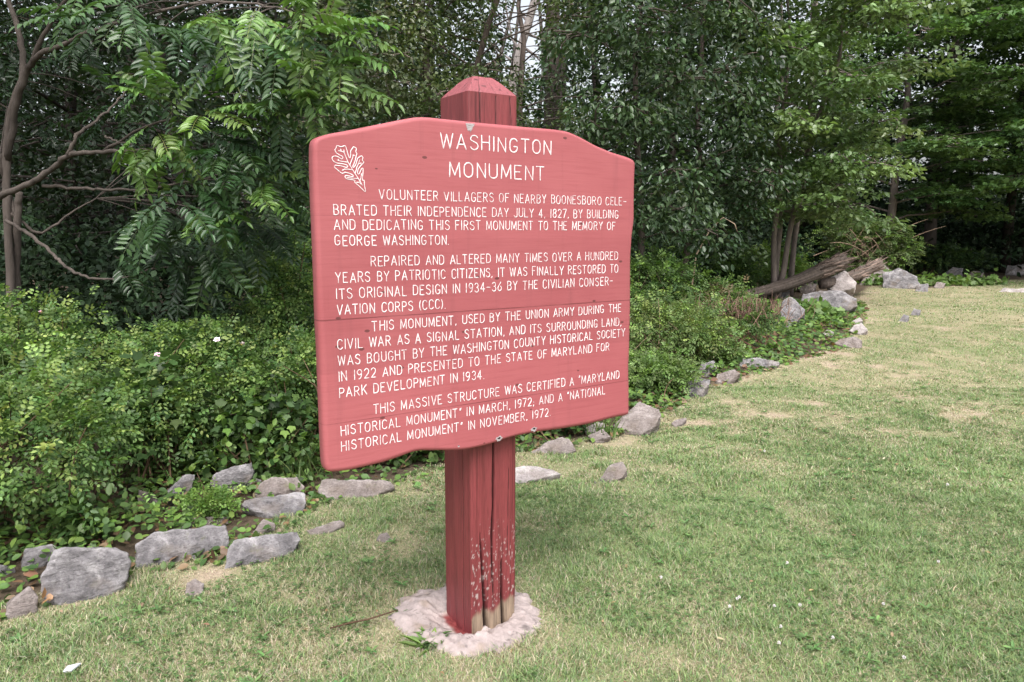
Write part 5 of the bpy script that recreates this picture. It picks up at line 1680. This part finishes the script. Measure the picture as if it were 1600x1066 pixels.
BP = np.concatenate([b[0] for b in boughs])
fr, fr_d = Acc(), Acc()
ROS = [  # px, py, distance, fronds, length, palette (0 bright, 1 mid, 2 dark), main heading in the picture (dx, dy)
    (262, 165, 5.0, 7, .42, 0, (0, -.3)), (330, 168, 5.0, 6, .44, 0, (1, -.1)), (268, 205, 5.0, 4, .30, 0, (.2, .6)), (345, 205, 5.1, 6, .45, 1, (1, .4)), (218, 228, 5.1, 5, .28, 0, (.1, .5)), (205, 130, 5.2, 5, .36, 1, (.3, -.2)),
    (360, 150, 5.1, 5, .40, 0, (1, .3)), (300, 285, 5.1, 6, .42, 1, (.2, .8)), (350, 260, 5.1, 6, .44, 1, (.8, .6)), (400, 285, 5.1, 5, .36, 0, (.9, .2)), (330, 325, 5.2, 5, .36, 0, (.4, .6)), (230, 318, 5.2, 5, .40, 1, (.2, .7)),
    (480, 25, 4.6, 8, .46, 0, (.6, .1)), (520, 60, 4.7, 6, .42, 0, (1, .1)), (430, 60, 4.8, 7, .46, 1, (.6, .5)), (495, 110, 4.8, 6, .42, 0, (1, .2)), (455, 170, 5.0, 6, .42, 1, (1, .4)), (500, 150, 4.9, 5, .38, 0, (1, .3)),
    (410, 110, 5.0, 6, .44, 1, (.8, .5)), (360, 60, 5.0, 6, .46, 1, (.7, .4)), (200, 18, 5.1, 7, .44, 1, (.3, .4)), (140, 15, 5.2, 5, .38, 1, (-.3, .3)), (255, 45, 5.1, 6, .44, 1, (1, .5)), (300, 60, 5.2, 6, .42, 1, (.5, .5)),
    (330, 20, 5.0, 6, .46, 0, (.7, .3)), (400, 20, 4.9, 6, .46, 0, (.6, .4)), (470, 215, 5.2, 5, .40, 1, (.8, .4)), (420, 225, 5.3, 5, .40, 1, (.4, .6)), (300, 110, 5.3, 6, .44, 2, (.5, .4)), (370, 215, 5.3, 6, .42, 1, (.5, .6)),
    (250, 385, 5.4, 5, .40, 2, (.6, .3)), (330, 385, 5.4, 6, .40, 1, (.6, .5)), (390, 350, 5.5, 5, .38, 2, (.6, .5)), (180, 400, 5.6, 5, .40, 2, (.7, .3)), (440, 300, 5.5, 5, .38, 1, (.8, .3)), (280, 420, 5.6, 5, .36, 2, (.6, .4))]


def rosette(Pc, nf, L, pal, head, acc, rr_):
    Rv, Uv = np.array([1, 0, 0.]), np.array([0, 0, 1.])
    h = nrm(Rv * head[0] - Uv * head[1] + np.array([0, -.5, 0.]))
    D = nrm(h * .85 + rr_.normal(size=(nf, 3)) * np.array([.6, .6, .35]))
    O = Pc + rr_.normal(size=(nf, 3)) * .05
    UPV = nrm(np.array([0, -.25, 1.0]) + rr_.normal(size=(nf, 3)) * .25)
    col = pick(pal, nf, rr_, .10)
    fronds(acc, LANCE, O, D, UPV, L * (.8 + .4 * rr_.random(nf)), 9, .076, .030, col, .16, 1.15, rr_, rachis=.0017, hang=.18)


twg = Acc()


def link(Pc):
    d = np.linalg.norm(BP - Pc, axis=1)
    q = BP[d.argmin()]
    if d.min() < .05:
        return
    mid = (q + Pc) / 2 + np.array([0, 0, .12 * d.min()]) + r.normal(size=3) * .03
    t = np.linspace(0, 1, 6)[:, None]
    pts = q * (1 - t) ** 2 + 2 * mid * t * (1 - t) + Pc * t * t
    tube(a, pts - g0, np.linspace(.006, .003, 6), 5, np.array(AB) * .8, cap=False)


for px, py, Y, nf, L, pl, hd in ROS:
    Pc = at(px, py, Y)
    link(Pc)
    rosette(Pc - g0, nf + 1, L, (P_AIL_B, P_AIL, P_AIL_D)[pl], hd, fr, r)
for k in range(240):
    Pc = np.array([r.uniform(-6.4, -1.5), r.uniform(5.6, 8.4), 0])
    Pc[2] = r.uniform(1.25, 5.2) if k < 95 else r.uniform(4.6, 7.5)
    if k >= 95:  # crown above the view, added to keep skylight off the wood below
        Pc[0], Pc[1] = r.uniform(-8.0, -.8), r.uniform(6.0, 10.5)
    # keep the open, dark hollow round the boughs at the left clear
    sx_ = 800 + F_PX * Pc[0] / (Pc[1] * cp)
    sy_ = 358 - F_PX * (Pc[2] - 1.6) / Pc[1]
    if sx_ < 235 and 60 < sy_ < 460 and Pc[1] < 7.2:
        continue
    link(Pc)
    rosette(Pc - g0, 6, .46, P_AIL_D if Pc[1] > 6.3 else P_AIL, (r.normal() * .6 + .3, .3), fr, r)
a.build('trunk', M_BARK, AIL)
fr.build('crown', M_LEAF_GLOSS, AIL)

# ------------------------------------------------------------------ undergrowth and the far wood (uncountable)
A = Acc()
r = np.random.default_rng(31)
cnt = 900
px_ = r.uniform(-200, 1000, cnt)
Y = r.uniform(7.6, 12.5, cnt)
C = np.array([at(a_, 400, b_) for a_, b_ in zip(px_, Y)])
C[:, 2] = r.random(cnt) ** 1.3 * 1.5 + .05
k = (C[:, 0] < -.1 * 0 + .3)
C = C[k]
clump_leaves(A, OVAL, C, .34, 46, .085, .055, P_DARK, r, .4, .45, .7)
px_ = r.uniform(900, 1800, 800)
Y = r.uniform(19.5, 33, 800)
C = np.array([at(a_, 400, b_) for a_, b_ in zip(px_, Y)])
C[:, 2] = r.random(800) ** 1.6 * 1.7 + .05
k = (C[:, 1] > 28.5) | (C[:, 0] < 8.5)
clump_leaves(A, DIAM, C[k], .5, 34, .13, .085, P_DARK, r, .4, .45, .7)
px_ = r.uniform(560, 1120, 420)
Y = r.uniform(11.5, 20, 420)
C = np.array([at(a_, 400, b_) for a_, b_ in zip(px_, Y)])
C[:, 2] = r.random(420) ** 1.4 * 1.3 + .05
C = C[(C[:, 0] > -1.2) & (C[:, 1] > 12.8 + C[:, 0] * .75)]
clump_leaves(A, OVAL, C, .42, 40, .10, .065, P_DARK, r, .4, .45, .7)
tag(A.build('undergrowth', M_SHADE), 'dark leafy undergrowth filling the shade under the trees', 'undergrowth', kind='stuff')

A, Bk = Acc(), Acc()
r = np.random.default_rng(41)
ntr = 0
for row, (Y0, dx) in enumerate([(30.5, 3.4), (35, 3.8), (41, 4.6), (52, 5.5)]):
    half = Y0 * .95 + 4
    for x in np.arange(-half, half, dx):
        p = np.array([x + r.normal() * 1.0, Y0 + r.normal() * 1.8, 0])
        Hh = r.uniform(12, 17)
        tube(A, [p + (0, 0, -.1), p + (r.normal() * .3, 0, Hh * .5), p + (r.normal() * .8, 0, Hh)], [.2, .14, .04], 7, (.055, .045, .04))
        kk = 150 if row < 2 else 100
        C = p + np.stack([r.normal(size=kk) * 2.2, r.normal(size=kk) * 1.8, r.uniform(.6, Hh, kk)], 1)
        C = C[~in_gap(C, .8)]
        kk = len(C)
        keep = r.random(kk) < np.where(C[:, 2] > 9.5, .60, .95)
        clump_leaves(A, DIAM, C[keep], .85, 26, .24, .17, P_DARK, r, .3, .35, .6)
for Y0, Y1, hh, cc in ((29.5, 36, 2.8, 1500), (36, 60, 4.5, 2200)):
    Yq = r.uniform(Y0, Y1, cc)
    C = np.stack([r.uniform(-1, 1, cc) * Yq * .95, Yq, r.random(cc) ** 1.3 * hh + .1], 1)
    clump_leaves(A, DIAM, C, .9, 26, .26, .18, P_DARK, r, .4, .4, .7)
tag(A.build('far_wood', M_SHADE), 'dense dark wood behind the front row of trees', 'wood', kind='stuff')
